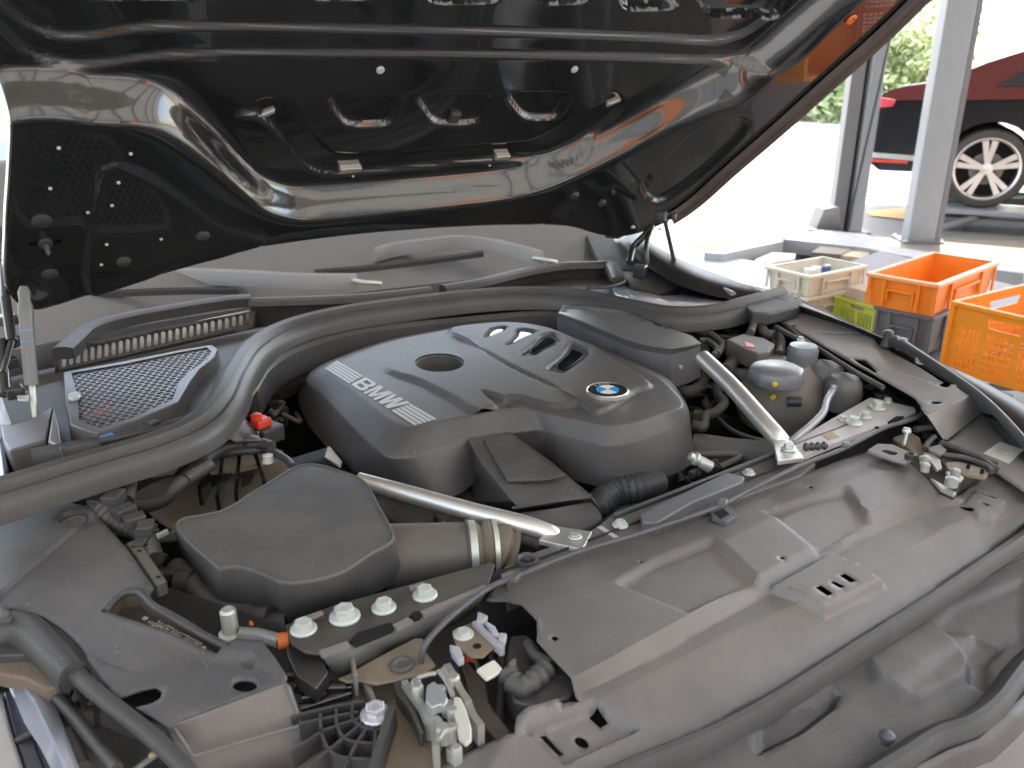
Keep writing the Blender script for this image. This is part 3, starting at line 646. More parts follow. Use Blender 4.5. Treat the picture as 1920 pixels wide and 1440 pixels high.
# ---------------- rear right cover (second lid)
NZ = .985
top_r = kN((735,50),(1190,92),(1400,175),(1580,235),(1745,300),(1805,345),(1790,368),(1590,385),(1580,378),(1280,330),(1160,290),(950,210),(700,110))
tt = [P(x, y, NZ) for x, y in kN((735,50),(960,65),(1190,92),(1400,175),(1580,235),(1740,290),(1808,345),(1700,365),(1580,380),(1420,360),(1260,320),(1130,270),(930,190),(700,110))]
t2 = [P(x, y, NZ-.02) for x, y in kN((735,55),(960,70),(1190,96),(1400,178),(1580,240),(1745,298),(1812,360),(1700,405),(1580,440),(1420,420),(1230,370),(1110,315),(910,235),(685,160))]
t3 = [v+Vector((0, 0, -.075))+(Vector((.01, .0, 0))) for v in t2]
t25 = [v+Vector((0, 0, -.012)) for v in t2]
ins = sum(tt, Vector())/len(tt)
M_lid2 = mat('satin_grey_plastic', (.14,.142,.147), .3, dust=.1)
lidr = loft('rear_engine_cover', [tt, [v+Vector((0, 0, -.002))+(v-ins).normalized()*.003 for v in tt], t2, t25, t3], M_lid2, car, ang=30, bevel=.002, label='smaller angular black lid behind the engine cover')
fr = Flat(NZ)
pan = [Vector(v[:2]) for v in tt]
panel('lid_top', pan, M_lid2, lidr, surf=fr, res=.012, thick=0, feats=[(on(fr, kN((740,52),(1190,94),(1395,178),(1230,190),(950,140),(715,100))), -.004, .004), (on(fr, kN((1420,190),(1450,185),(1545,230),(1530,240))), -.003, .003)], ang=30)
for x, y, s, m in ((1640,500,.012,M_yel),(1650,550,.008,M_yel),(1530,540,.01,M_zinc),(1090,340,.02,M_opshade)):
    px = kN((x, y))[0]; box('connector', P(px[0], px[1], .93), (s, s, s), MC['dusty_tan_metal'] if m is M_yel else m, car, bevel=.002)
corr('coolant_hose', [P(x, y, z) for x, y, z in ((1190,640,.90),(1225,690,.89),(1270,706,.89),(1300,690,.89),(1318,665,.89),(1312,640,.90))], .016, M_rubd, car, pitch=.02, amp=.08)
tube('hose', [P(x, y, .87) for x, y in ((1250,712),(1285,735),(1315,722),(1328,690))], .014, M_rubd, car)

# ---------------- air duct in the middle
dt = [P(x, y, z) for (x, y), z in zip(kD((765,688),(950,662),(1100,775),(1290,930),(1300,945),(985,985),(960,960),(830,800)), (.935,.935,.925,.90,.895,.895,.9,.92))]
dl = [P(x, y, z) for (x, y), z in zip(kD((755,705),(955,668),(1130,790),(1330,960),(1350,1010),(1000,1010),(800,960),(775,840)), (.90,.90,.88,.86,.85,.85,.85,.86))]
duct = loft('air_duct', [[v.lerp(sum(dt, Vector())/8, .04)+Vector((0,0,.001)) for v in dt], dt, dl, [v+Vector((0, 0, -.05)) for v in dl]], M_lid, car, capA=True, bevel=.004, ang=25, label='tapered black air duct running under the engine cover')
prism('duct_pad', [P(x, y, z) for (x, y), z in zip(kD((835,690),(945,670),(1080,775),(1190,845),(1100,862),(940,868)), (.939,.939,.931,.92,.92,.918))], .006, M_lid, duct, bevel=.002)
d2 = [P(x, y, z) for (x, y), z in zip(kD((990,1000),(1150,985),(1300,950),(1335,985),(1350,1030),(1310,1060),(1060,1150),(990,1130)), (.875,.885,.885,.875,.86,.86,.86,.86))]
prism('duct_base', d2, .05, M_lid, duct, bevel=.006)
tube('duct_seam', [P(x, y, .894) for x, y in kD((960,990),(1100,968),(1230,948),(1300,935))], .003, M_rub, duct)
corr('intake_bellows', [P(x, y, z) for x, y, z in ((1095,962,.85),(1125,945,.855),(1150,925,.86),(1195,915,.86),(1230,905,.85))], .022, M_rub, car, pitch=.012, amp=.12)

# ---------------- air filter box lid
lt = kS((329,985),(345,972),(380,966),(413,958),(441,944),(470,925),(512,900),(548,878),(580,870),(612,874),(640,883),(672,895),(692,912),(712,950),(728,978),(738,1013),(693,1041),(646,1072),(596,1088),(550,1094),(528,1092),(521,1091),(514,1088),(498,1080),(469,1069),(441,1063),(418,1067),(410,1067),(404,1062),(392,1052),(370,1033),(345,1010))
lb = {15:(756,1078),16:(720,1103),17:(670,1125),18:(610,1148),19:(575,1162),20:(555,1169),21:(546,1172),22:(536,1168),23:(510,1155),24:(480,1152),25:(445,1150),26:(425,1146),27:(412,1140),28:(402,1130),29:(385,1105),30:(360,1070),31:(338,1035),0:(332,1015)}
LZ = .945; la = [P(x, y, LZ) for x, y in lt]
lbv = [P(*lb[i], .865) if i in lb else Vector((v.x, v.y, .865)) for i, v in enumerate(la)]
LA = spl(la, 4, True); LB = spl(lbv, 4, True); lc = sum(LA, Vector())/len(LA)
surfl = lambda v: v
flt = loft('air_filter_lid', [[v+(lc-v).normalized()*.004+Vector((0, 0, 0)) for v in LA], [v+(lc-v).normalized()*.0015+Vector((0, 0, .0022)) for v in LA], [v+Vector((0, 0, .001)) for v in LA], [v+(v-lc).normalized()*.0008-Vector((0,0,.003)) for v in LA], LB], M_lid, car, ang=70, label='dusty matt black air filter box lid with a wavy front edge')
fl = Flat(LZ)
panel('lid_top', [Vector((v+(lc-v).normalized()*.004)[:2]) for v in LA], M_lid, flt, surf=fl, res=.014, thick=0, hf=lambda V2: np.clip(sdist(V2, [v[:2] for v in LA])/.05, 0, 1)*.004, ang=60)
# intake pipe with clamps
a = P(722, 1046, .875); b = P(905, 1030, .875); ax = (b-a).normalized()
pr = lambda n_, f0, f1, r0, r1, m, par, **k: loft(n_, [[a.lerp(b, f)+(Vector((0, 0, 1))*math.cos(t)+ax.cross(Vector((0, 0, 1)))*math.sin(t))*r for t in [2*math.pi*i/32 for i in range(32)]] for f, r in ((f0, r0), (f1, r1))], m, par, capA=True, capB=True, **k)
M_pipe = mat('dusty_pipe', (.10,.095,.085), .5, dust=.3)
pipe = pr('intake_pipe', 0, .85, .047, .040, M_pipe, car, label='short dusty intake pipe beside the filter box')
pr('clamp', .85, .93, .0425, .042, M_zinc, pipe); pr('pipe_collar', .83, .855, .044, .044, M_plas, pipe)
corr('bellows', [a.lerp(b, .92), a.lerp(b, 1.1), a.lerp(b, 1.25)+Vector((0, 0, -.01))], .038, mat('tan_rubber', (.16,.13,.09), .6, dust=.4), pipe, pitch=.014, amp=.09, n=28)
pr('clamp', 1.10, 1.15, .042, .041, M_zinc, pipe)

# ---------------- aluminium braces
def brace(px, z, r, flatpx, label):
    pts = spl([P(x, y, zz) for (x, y), zz in zip(px, z)], 10)
    def pf(t):
        k = max(0, (t-.78)/.22); k = k*k*(3-2*k); rr = r*(1+.55*k); h = r*(1-.8*k)
        return [(rr*math.cos(q), h*math.sin(q)) for q in [2*math.pi*i/20 for i in range(20)]]
    o = sweep('strut_brace', pts, pf, M_alu, car, label=label)
    prism('brace_end', [P(x, y, z[-1]+.014) for x, y in flatpx], .008, M_alu, o, bevel=.001)
    return o
b1 = brace(((672,902),(760,925),(880,958),(980,983),(1030,1000),(1068,1012)), (.925,.918,.91,.905,.895,.886), .0135, kS((1035,985),(1110,996),(1092,1030),(1010,1012)), 'left aluminium brace tube running to the front panel')
bolt(P(1078,1006,.901), .010, b1, M_zinc, h=.15)
b2 = brace(((1318,672),(1370,722),(1420,778),(1450,812),(1476,840)), (.97,.955,.935,.92,.905), .0165, kS((1448,820),(1484,826),(1508,858),(1458,864)), 'right aluminium brace tube above the coolant tank')
bolt(P(1478,842,.920), .012, b2, M_zinc, h=.5)
prism('sticker', [P(x, y, .88) for x, y in kY((1618,60),(1700,155),(1690,185),(1598,130))], Vector((.0, .002, -.001)), M_crm, car, bevel=0)
prism('tag', [P(x, y, .87) for x, y in kD((178,722),(232,790),(225,815),(160,770))], Vector((0, .001, -.002)), M_crm, car, bevel=0)

# ---------------- coolant tank and brake reservoir
tc_ = P(*kR((755, 930))[0], .86)
tk = lathe('coolant_tank', tc_+Vector((0, 0, -.07)), [(.055,0),(.085,.02),(.096,.05),(.095,.08),(.085,.11),(.068,.132),(.048,.146),(.044,.15)], mat('dusty_tank', (.19,.17,.145), .45, dust=.35), car, n=40, label='round dusty grey coolant tank')
cp = P(*kR((690, 800))[0], .935)
capp = []
for rr, h in ((.050, 0), (.052, .004), (.052, .022), (.049, .030), (.042, .034), (.001, .035)):
    capp.append([cp+Vector((math.cos(t)*rr*(1+.035*(1 if int(i/2) % 3 == 0 else 0)*(1 if .0 < h < .034 else 0)), math.sin(t)*rr*(1+.035*(1 if int(i/2) % 3 == 0 else 0)*(1 if 0 < h < .034 else 0)), h)) for i, t in [(i, 2*math.pi*i/48) for i in range(48)]])
tcap = loft('tank_cap', capp, mat('grey_cap', (.16,.165,.18), .32, dust=.1), tk, capB=True, bevel=.0015)
td = Vector((-cp.x, -cp.y, 0)).normalized()
lathe('yellow_dot', cp+td*.052+Vector((0, 0, .016)), [(.005, 0), (.005, .003), (.001, .004)], M_yel, tk, axis=td)
lathe('yellow_dot', tc_+td*.083+Vector((0, 0, .035))+Vector((-.02, .01, 0)), [(.006, 0), (.005, .006), (.001, .007)], M_yel, tk, axis=td)
q = P(*kR((790, 960))[0], .895); tube('tank_nozzle', [q, q+Vector((.018, -.02, .002))], .010, M_rub, tk, sm=0)
tube('tank_hose', [P(x, y, .86) for x, y in kR((200,1090),(330,1200),(480,1260),(620,1290))], .004, M_rubd, car)
cr = P(*kR((920, 560))[0], .955)
lathe('reservoir_cap', cr, [(.030,-.03),(.031,0),(.031,.012),(.027,.020),(.001,.022)], mat('grey_cap', (.16,.165,.18)), car, n=32, label='round grey filler cap beside the coolant tank')
for (x, y), s in zip(kR((1110,700),(1270,810)), (.040, .036)):
    c = P(x, y, .925)
    lathe('bracket_dome', c+Vector((0, 0, -.05)), [(s*1.0,0),(s,.04),(s*.95,.055),(s*.7,.066),(s*.2,.07)], mat('grey_dome', (.12,.115,.11), .4, dust=.3), car, n=24)
tube('dome_edge', [P(x, y, .885) for x, y in kR((1010,820),(1100,900),(1220,955),(1370,965),(1420,900))], .005, M_rubd, car)
tube('vent_pipe', [P(x, y, z) for (x, y), z in zip(kR((1190,820),(1170,870),(1125,950),(1095,1050),(1000,1150),(860,1265),(830,1290)), (.945,.935,.93,.925,.92,.915,.91))], .0068, mat('grey_pipe', (.33,.34,.35), .3, metal=.3), car, label='bent grey vent pipe')
bx_ = prism('control_box', [P(x, y, .96) for x, y in kR((280,430),(420,380),(600,420),(690,470),(640,540),(540,550),(400,490))], .04, mat('dusty_box', (.14,.12,.105), .5, dust=.4), car, bevel=.004, label='dusty box with a small red label')
prism('red_label', [P(x, y, .9615) for x, y in kR((425,455),(500,470),(520,500),(450,490))], .001, M_red, bx_, bevel=0)
for i, (pts, r, z) in enumerate((
    (((690,470),(740,520),(700,600),(600,620)), .011, .93), (((40,370),(150,390),(240,480),(200,560)), .008, .94),
    (((60,440),(130,450),(200,520),(170,570)), .007, .94), (((350,730),(440,740),(520,650)), .016, .90),
    (((300,500),(340,600),(270,700)), .014, .92), (((640,260),(700,380),(740,460),(720,560)), .010, .94),
    (((520,220),(560,300),(600,380),(680,400)), .012, .95), (((480,380),(530,260),(560,210)), .009, .96),
    (((200,820),(210,900),(260,970),(180,1050),(100,1080),(80,1170),(0,1160)), .010, .88),
    (((700,330),(820,400),(900,440),(1000,520)), .006, .96), (((640,250),(760,300),(880,400),(1100,540),(1350,700),(1600,840)), .005, .955))):
    tube('hose' if r > .009 else 'cable', [P(x, y, z) for x, y in kR(*pts)], r, M_rubd, car)
bolt(P(*kR((905,440))[0], .965), .008, car); 
# red battery terminal cap
rc = P(490, 800, .93)
box('terminal_cap', rc, (.03, .026, .016), M_red, car, rot=.3, bevel=.004, label='bright red battery terminal cap')
box('terminal_base', rc+Vector((.01, .0, -.03)), (.045, .04, .03), M_plas, car, rot=.3, bevel=.004)
lathe('terminal_cap', rc+Vector((-.006, .004, .014)), [(.010, 0), (.010, .008), (.007, .010), (.001, .010)], M_red, car, n=16)
# ---------------- left strut tower, dusty and ribbed
tw = Surf([(330,960,.83),(420,940,.83),(500,900,.85),(540,880,.86),(440,860,.87),(380,890,.85),(300,900,.86),(200,880,.87)])
tower = panel('strut_tower', on(tw, kS((170,880),(240,850),(330,845),(410,832),(480,826),(530,845),(552,880),(500,930),(430,975),(340,1000),(300,980),(240,930))), M_brown, car, surf=tw, res=.02, thick=.004, label='dusty suspension tower top')
for i, (pts) in enumerate((((640,360),(800,180),(900,130),(1010,110),(1020,250),(1000,370),(860,380)),)):
    panel('tan_plate', [Vector(p) for p in on(tw, kY((690,340),(800,200),(930,130),(1120,90),(1180,180),(1190,280),(1120,330),(1000,380),(850,375)))], M_tan, car, surf=Surf([(x, y, .875) for x, y in kY((690,340),(930,130),(1180,180),(1000,380))]), res=.02, thick=.006)
for a_, b_ in (((880,400),(915,150)),((1005,380),(1030,110)),((1190,290),(1130,110)),((760,340),(820,230))):
    qa, qb = kY(a_, b_); p0, p1 = P(*qa, .895), P(*qb, .895)
    sweep('rib', [p0, p1], [(-.003,-.03),(-.003,.003),(.003,.003),(.003,-.03)], M_gloss, tower)
for a_, b_, c_, d_ in (((820,250),(980,235),(960,270),(840,330)),((1040,240),(1130,235),(1110,290),(1040,330))):
    pprism('pocket_shade', kY(a_, b_, c_, d_), .889, .003, M_opshade, tower, bevel=.002)
tube('brake_hose', [P(x, y, .915) for x, y in kY((640,270),(760,170),(900,110),(1100,90),(1200,85),(1330,140),(1385,195))], .0065, M_rub, car)
tube('arch_flange', [P(x, y, .925) for x, y in ((345,900),(400,850),(440,835),(485,832),(510,838))], .010, M_seal, car)
lathe('wheel_arch_plug', P(503, 866, .905), [(.010, 0), (.008, .008), (.009, .012), (.004, .014)], mat('white_plug', (.75,.75,.7), .4), car, label='small white plastic plug on the tower')
tube('hose', [P(x, y, z) for x, y, z in ((395,870,.93),(340,905,.92),(310,935,.90),(270,948,.89),(230,940,.89),(215,960,.89))], .011, M_rubd, car)
tube('hose', [P(x, y, z) for x, y, z in ((205,925,.93),(190,905,.94),(210,895,.945),(240,905,.93),(235,940,.92))], .012, M_rubd, car)
corr('wiring_loom', [P(x, y, z) for x, y, z in ((175,925,.94),(195,960,.93),(230,985,.92),(270,1005,.915),(290,1050,.91))], .012, M_rubd, car, pitch=.01, amp=.1)
for x, y, z, s in ((215,945,.935,.03),(235,970,.93,.028),(255,985,.93,.026),(275,1000,.925,.026),(190,950,.93,.028),(265,1030,.915,.022)):
    box('connector', P(x, y, z), (s, s*.8, s*.6), random.choice([M_plas, M_rubd, M_dark]), car, rot=random.uniform(0, 1.5), bevel=.002)
prism('connector_tab', [P(x, y, .93) for x, y in kY((470,640),(545,605),(555,620),(482,655))], .006, M_zinc, car, bevel=.001)
prism('loom_channel', [P(x, y, .925) for x, y in kY((270,700),(350,670),(545,950),(470,985))], .02, M_grey and mat('dusty_channel', (.10,.095,.085), .5, dust=.4), car, bevel=.003)
for x, y in kY((360,755),(487,930)): lathe('hole', P(x, y, .9255), [(.003, 0), (.001, .0005)], M_opshade, car, n=12)
# black reservoir / hose right of the loom
tube('filler_hose', [P(x, y, z) for (x, y), z in zip(kJ((690,20),(760,90),(850,190),(960,310),(1060,390),(1200,380),(1350,420),(1480,470)), (.87,.87,.87,.87,.87,.87,.87,.87))], .0145, M_rubd, car, label='dusty black hose winding beside the filter box')
for (x, y), r in zip(kJ((770,150),(1420,470)), (.017, .018)): lathe('hose_clamp', P(x, y, .87), [(r, -.01), (r, .012), (r*.8, .013)], M_plas, car, axis=Vector((.6, -.6, .1)))
lathe('hose_end', P(*kJ((1540,520))[0], .865), [(.016,-.014),(.018,0),(.016,.014)], M_rubd, car, axis=Vector((.8, -.4, .1)))
pipe2 = tube('grey_fitting', [P(x, y, .885) for x, y in kJ((1240,590),(1400,600),(1580,650))], .0085, mat('grey_pipe', (.33,.34,.35)), car)
lathe('orange_seal', P(*kJ((1608,645))[0], .885), [(.0095,-.006),(.0095,.006),(.005,.007)], M_org, car, axis=Vector((.8, -.3, 0)), label='small orange seal at the end of the grey fitting')
bx0 = P(*kJ((1160,600))[0], .88)
lathe('stud', bx0, [(.014,0),(.014,.004),(.0095,.006),(.0095,.034),(.007,.037),(.001,.037)], M_zinc, car, label='upright zinc stud beside the identification plate')
lathe('red_bead', P(*kJ((1340,500))[0], .885), [(.004,0),(.003,.004),(.001,.005)], M_org, car)
# ---------------- dark tub under everything
M_tub = mat('tub', (.016,.015,.014), .8, dust=.35)
tub = [P(x, y, .90) for x, y in kS((-60,980),(380,830),(480,660),(900,570),(1300,585),(1480,575),(1700,760),(1500,860),(1000,1050),(560,1180))]
prism('bay_floor', [Vector((v.x, v.y, .60)) for v in [P(x, y, .6) for x, y in kS((-200,1200),(300,700),(1000,560),(1500,560),(1800,700),(1900,1000),(900,1700),(-200,1700))]], .01, M_tub, car, bevel=0)
loft('bay_wall', [[v for v in tub], [Vector((v.x, v.y, .61)) for v in tub]], M_dark, car, ang=30)
# engine block lump and pulleys glimpsed below the covers
pprism('engine_block', kS((640,820),(900,760),(1180,780),(1290,860),(1180,960),(900,1040),(700,960)), .84, .2, M_dark, car, bevel=.01)
rnd = random.Random(11)
def clutter(px, z0, z1, n, s, mats):
    A = [Vector(p) for p in px]
    for i in range(n):
        w_ = [rnd.random() for _ in A]; s_ = sum(w_); p = sum((a*(b/s_) for a, b in zip(A, w_)), Vector((0, 0))); z = rnd.uniform(z0, z1)
        c = P(p.x, p.y, z); k = rnd.random(); m = rnd.choice(mats); r = rnd.uniform(.5, 1)*s
        if k < .4: tube('hose', [c, c+Vector((rnd.uniform(-1, 1), rnd.uniform(-1, 1), rnd.uniform(-.3, .3)))*r*3, c+Vector((rnd.uniform(-1, 1), rnd.uniform(-1, 1), rnd.uniform(-.5, .1)))*r*6], r*.3, m, car, n=10)
        elif k < .75: box('connector', c, (r*1.4, r, r*.8), m, car, rot=rnd.uniform(0, 3), bevel=.002)
        else: lathe('fitting', c, [(r*.5, 0), (r*.5, r*.5), (r*.35, r*.6), (r*.35, r), (.001, r)], m, car, axis=Vector((rnd.uniform(-1, 1), rnd.uniform(-1, 1), 1)), n=16)
mm = [M_rubd, M_dark, M_dark, M_brown, M_plas]
clutter(kS((760,960),(860,980),(930,1020),(770,990)), .80, .86, 14, .018, mm+[M_grey])
clutter(kS((1230,920),(1330,880),(1440,850),(1280,900)), .80, .86, 14, .02, mm+[M_zinc])
clutter(kS((1330,620),(1420,600),(1400,660),(1330,660)), .86, .92, 14, .02, mm)
clutter(kS((470,740),(540,700),(560,820),(520,860)), .80, .88, 12, .022, mm)
clutter(kS((1560,700),(1640,740),(1680,770),(1600,700)), .86, .90, 12, .02, mm+[M_tan])
clutter(kS((170,960),(300,1050),(330,1150),(300,960)), .84, .89, 16, .02, mm)
clutter(kS((320,1150),(480,1180),(540,1200),(420,1180)), .80, .84, 10, .02, mm)
clutter(kS((1300,720),(1340,700),(1350,800),(1310,830)), .80, .88, 10, .02, mm)
clutter(kS((880,1180),(980,1240),(1000,1330),(900,1250)), .78, .83, 10, .018, mm)
lathe('sensor', P(1332, 876, .88), [(.010,0),(.010,.02),(.009,.022),(.009,.025),(.011,.027),(.011,.032),(.007,.034),(.007,.042)], M_zinc, car, axis=Vector((-.7, .5, .5)), label='silver sensor plug in front of the engine cover')
tube('radiator_hose', [P(x, y, .84) for x, y in kE((170,960),(330,985),(480,1000),(600,1010))], .03, M_pipe, car)

# ---------------- front cross panel
M_cross = mat('cross_panel_steel', (.05,.046,.04), .42, dust=.3)
cl = kG((92,548),(150,520),(330,450),(700,350),(1085,243),(1112,252),(1075,362),(890,432),(650,522),(405,632),(262,690),(185,682),(120,640))
xp = pprism('cross_panel', cl, .90, .004, M_cross, car, bevel=.0015, label='black painted cross panel with a row of pale bolts')
fl_px = kG((262,690),(410,640),(620,560),(740,505),(890,440),(1070,365))
for fseg in (((262,690),(400,642)), ((624,560),(700,524)), ((757,497),(890,440),(1070,365))): sweep('flange', [P(x, y, .904) for x, y in kG(*fseg)], [(-.005,-.004),(-.005,.001),(.004,.001),(.004,-.004)], mat('pinkish_primer', (.22,.20,.20), .45, dust=.3), xp)
fb = kG((340,800),(455,775),(640,650),(780,600),(900,545),(1010,470))
loft('front_face', [[P(x, y, .899) for x, y in fl_px], [P(x, y, .86) for x, y in fb]], mat('green_grey_primer', (.12,.125,.115), .45, dust=.4), xp, closed=False, thick=.003)
for q in (((405,620),(440,585),(600,535),(622,548),(615,575),(430,650)), ((700,497),(712,482),(750,478),(758,495),(745,515),(718,523))):
    pprism('cut_out_shade', kG(*q), .9035, .004, M_opshade, xp, bevel=.001)  # black patch laid on the panel for a shaded notch
for (x, y), r in zip(kG((180,572),(380,512),(570,468),(770,406)), (.0155,.0185,.015,.0155)):
    bolt(P(x, y, .901), r, xp, h=.42, label={.0185: 'largest pale bolt of the row on the cross panel'}.get(r))
for q in (((130,525),(265,475),(278,490),(145,550)), ((690,360),(765,335),(772,350),(700,378)), ((1140,300),(1195,285),(1200,305),(1150,325))): pprism('tab', kG(*q), .908, .004, mat('pinkish_primer', (.22,.2,.2)), xp, bevel=.001)
pprism('end_plate', kG((92,548),(120,640),(185,682),(262,690),(300,780),(240,860),(150,800),(100,700)), .885, .02, M_steel, xp, bevel=.002)
for a_, b_, z in (((100,800),(300,775),.87), ((140,855),(390,850),.86), ((160,960),(410,880),.85), ((170,905),(410,850),.853)):
    tube('gloss_bar', [P(*kG(a_)[0], z), P(*kG(b_)[0], z)], .007, mat('gloss_bar', (.02,.02,.02), .15, coat=.6), car)
# middle run
M_beam = mat('dusty_lit_beam', (.11,.105,.10), .4, dust=.35)  # lighter than the cross panel: light on the beam painted in, plus dust
mp = pprism('centre_beam', kS((945,1062),(1000,1035),(1095,1003),(1150,964),(1290,912),(1440,852),(1500,848),(1530,868),(1500,892),(1330,955),(1160,1014),(1010,1062),(950,1090)), .895, .05, M_beam, car, bevel=.003)
pprism('beam_pad', kS((1200,962),(1290,918),(1362,884),(1398,893),(1392,903),(1300,940),(1232,980),(1205,978)), .912, .02, mat('satin_grey_plastic', (.14,.142,.147)), mp, bevel=.004)
loft('beam_lip', [[P(x, y, .913) for x, y in kS((1150,962),(1290,908),(1440,850),(1600,790))], [P(x, y, .903) for x, y in kS((1150,972),(1290,918),(1440,860),(1600,800))]], M_plas, mp, closed=False, thick=.003)
for x, y, r in ((1163,985,.0115),(1404,888,.0105)): bolt(P(x, y, .897), r, mp, h=.35)
pprism('pale_mark', kD((1325,1070),(1345,1065),(1420,1112),(1400,1118)), .8965, .001, M_prnt, mp, bevel=0)
lathe('ring_clip', P(988, 1052, .897), [(.016,0),(.016,.004),(.012,.005),(.009,.001),(.005,.001),(.005,.005),(.001,.005)], M_rub, mp)
prp = pprism('side_plate', kW((25,455),(340,270),(640,105),(700,115),(1000,185),(1005,222),(880,280),(560,388),(420,440),(110,565),(40,520)), .912, .012, mat('pale_dusty_plate', (.58,.54,.53), .45, dust=.4), car, bevel=.002, label='pale dusty bolted plate at the right end of the cross panel')
for x, y, r in ((700,190,.016),(600,262,.012),(510,312,.015),(780,143,.010),(425,285,.009)):
    bolt(P(*kW((x, y))[0], .913), r, prp, M_zinc, h=.5)
for q in (((780,300),(850,255),(915,255),(900,275),(800,315)), ((675,340),(700,333),(718,345),(700,355))): pprism('cut_out_shade', kW(*q), .9135, .002, M_opshade, prp, bevel=0)
corr('scorched_spring', [P(*kW(a)[0], .918) for a in ((120,500),(200,495),(300,490))], .006, M_plas, prp, pitch=.01, amp=.3)
pprism('worn_patch', kW((255,395),(330,375),(400,420),(300,445)), .9128, .001, M_tan, prp, bevel=0)

# ---------------- dusty air guide over the radiator
ag_rows = [
 [(895,1190,.876),(940,1100,.878),(1000,1062,.880),(1160,1018,.882),(1340,960,.884),(1480,898,.886),(1600,850,.886),(1690,845,.884),(1790,915,.876),(1870,880,.872),(2010,935,.868)],
 [(960,1190,.890),(1060,1118,.892),(1230,1060,.894),(1400,996,.896),(1550,925,.896),(1640,886,.894),(1700,890,.889),(1760,930,.880)],
 [(1010,1296,.884),(1093,1260,.888),(1240,1180,.889),(1422,1078,.889),(1560,1000,.889),(1660,948,.887),(1745,930,.880),(1800,936,.876)],
 [(1030,1312,.866),(1120,1287,.868),(1260,1214,.869),(1449,1109,.869),(1580,1034,.869),(1680,985,.869),(1770,952,.870),(1850,940,.870),(2000,950,.868)],
 [(940,1400,.860),(1030,1350,.863),(1160,1293,.866),(1338,1202,.867),(1524,1118,.867),(1700,1030,.867),(1850,958,.867),(2010,948,.866)],
 [(900,1470,.846),(1040,1420,.849),(1190,1360,.850),(1350,1288,.850),(1540,1190,.850),(1720,1086,.850),(1870,995,.851),(2010,945,.851)],
 [(740,1620,.836),(860,1600,.836),(1000,1530,.836),(1160,1450,.836),(1338,1366,.836),(1471,1292,.836),(1604,1210,.836),(1738,1126,.836),(1920,998,.838),(2020,925,.84)]]
ag = TriSurf(ag_rows)
ago = on(ag, kS((912,1124),(930,1098),(1000,1064),(1160,1020),(1340,962),(1480,900),(1560,868),(1640,842),(1690,850),(1712,866),(1728,884),(1768,924),(1795,930),(1830,905),(1862,884),(1910,905),(1990,945),(1960,958),(1827,1056),(1738,1118),(1604,1202),(1471,1287),(1338,1358),(1160,1447),(1000,1535),(860,1610),(760,1500),(845,1424),(900,1400),(966,1379),(968,1345),(984,1329),(1066,1316),(1090,1285),(1064,1262),(1035,1232),(1006,1200),(1010,1168),(980,1135),(950,1126)))
def ap(px, n=3): return [Vector(v[:2]) for v in spl([ag.at(x, y) for x, y in px], n, True)]
af = [(on(ag, kH((620,355),(840,515),(1050,388),(960,255))), -.010, .010), (on(ag, kH((0,655),(285,772),(585,642),(395,470),(150,560))), -.010, .012),
      (on(ag, kH((645,690),(890,560),(1115,680),(865,800))), .013, .008),
      (on(ag, kG((1260,1060),(1600,915),(1800,1050),(1440,1215))), -.012, .008),
      (on(ag, kW((1390,960),(1480,850),(1720,950),(1600,1115),(1490,1080))), .005, .005),
      (on(ag, kG((1120,440),(1240,450),(1330,545),(1270,640),(1130,560))), .006, .006)]
ah = [on(ag, kH((822,714),(850,700),(902,737),(876,750))), on(ag, kH((886,692),(905,685),(945,704),(944,714),(928,716))), on(ag, kH((922,662),(950,650),(1000,682),(972,694))),
      on(ag, kG((1330,1050),(1360,1045),(1447,1135),(1425,1148))), ell(ag, *kG((1535,1078))[0], 15, 9, 14, .5), on(ag, kG((1570,960),(1610,925),(1665,985),(1625,1010))),
      on(ag, kG((1145,505),(1165,480),(1215,475),(1260,512),(1225,540),(1160,530))), on(ag, kG((1380,610),(1400,598),(1425,615),(1400,630))),
      on(ag, kW((1482,870),(1560,880),(1645,925),(1630,935),(1550,905))), on(ag, kW((1510,958),(1560,965),(1595,985),(1570,992))), on(ag, kW((1335,960),(1400,980),(1465,1012),(1450,1022),(1390,1000))),
      ell(ag, 1202, 1053, 4, 2.5, 8), ell(ag, 1467, 1046, 5, 3, 8), ell(ag, 1520, 913, 4, 2.5, 8)]
agp = panel('air_guide', ago, M_dusty, car, surf=ag, holes=ah, feats=af, res=.0062, thick=.003, ang=50, lines=ag.rows[1:-1], label='large dusty plastic air guide stepping down to the front seal')
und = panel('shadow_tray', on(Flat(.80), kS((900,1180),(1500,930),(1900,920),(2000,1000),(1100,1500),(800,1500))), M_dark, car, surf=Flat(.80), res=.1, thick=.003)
# hook clip on the guide
pprism('clip', kH((385,345),(430,312),(480,345),(500,375),(455,400),(395,375)), .90, .01, mat('grey_clip', (.13,.13,.135), .4), agp, bevel=.002)
pprism('clip_slot_shade', kH((398,362),(440,345),(468,368),(430,388)), .9005, .002, M_opshade, agp, bevel=0)
# front lip seal
fs = [(820,1612),(1000,1512),(1160,1426),(1338,1353),(1471,1280),(1604,1195),(1738,1111),(1827,1049),(1920,985),(2010,915)]
fsp = [(-.016,-.020),(-.013,-.004),(-.008,.004),(-.001,.006),(.004,.003),(.006,-.004),(.013,-.006),(.016,-.012),(.016,-.030)]
fsp = [(-a*.78, b) for a, b in fsp][::-1]
sweep('front_seal', spl([P(x, y+12, .846) for x, y in fs], 6), fsp, M_seal, car, label='long rubber lip seal across the nose')
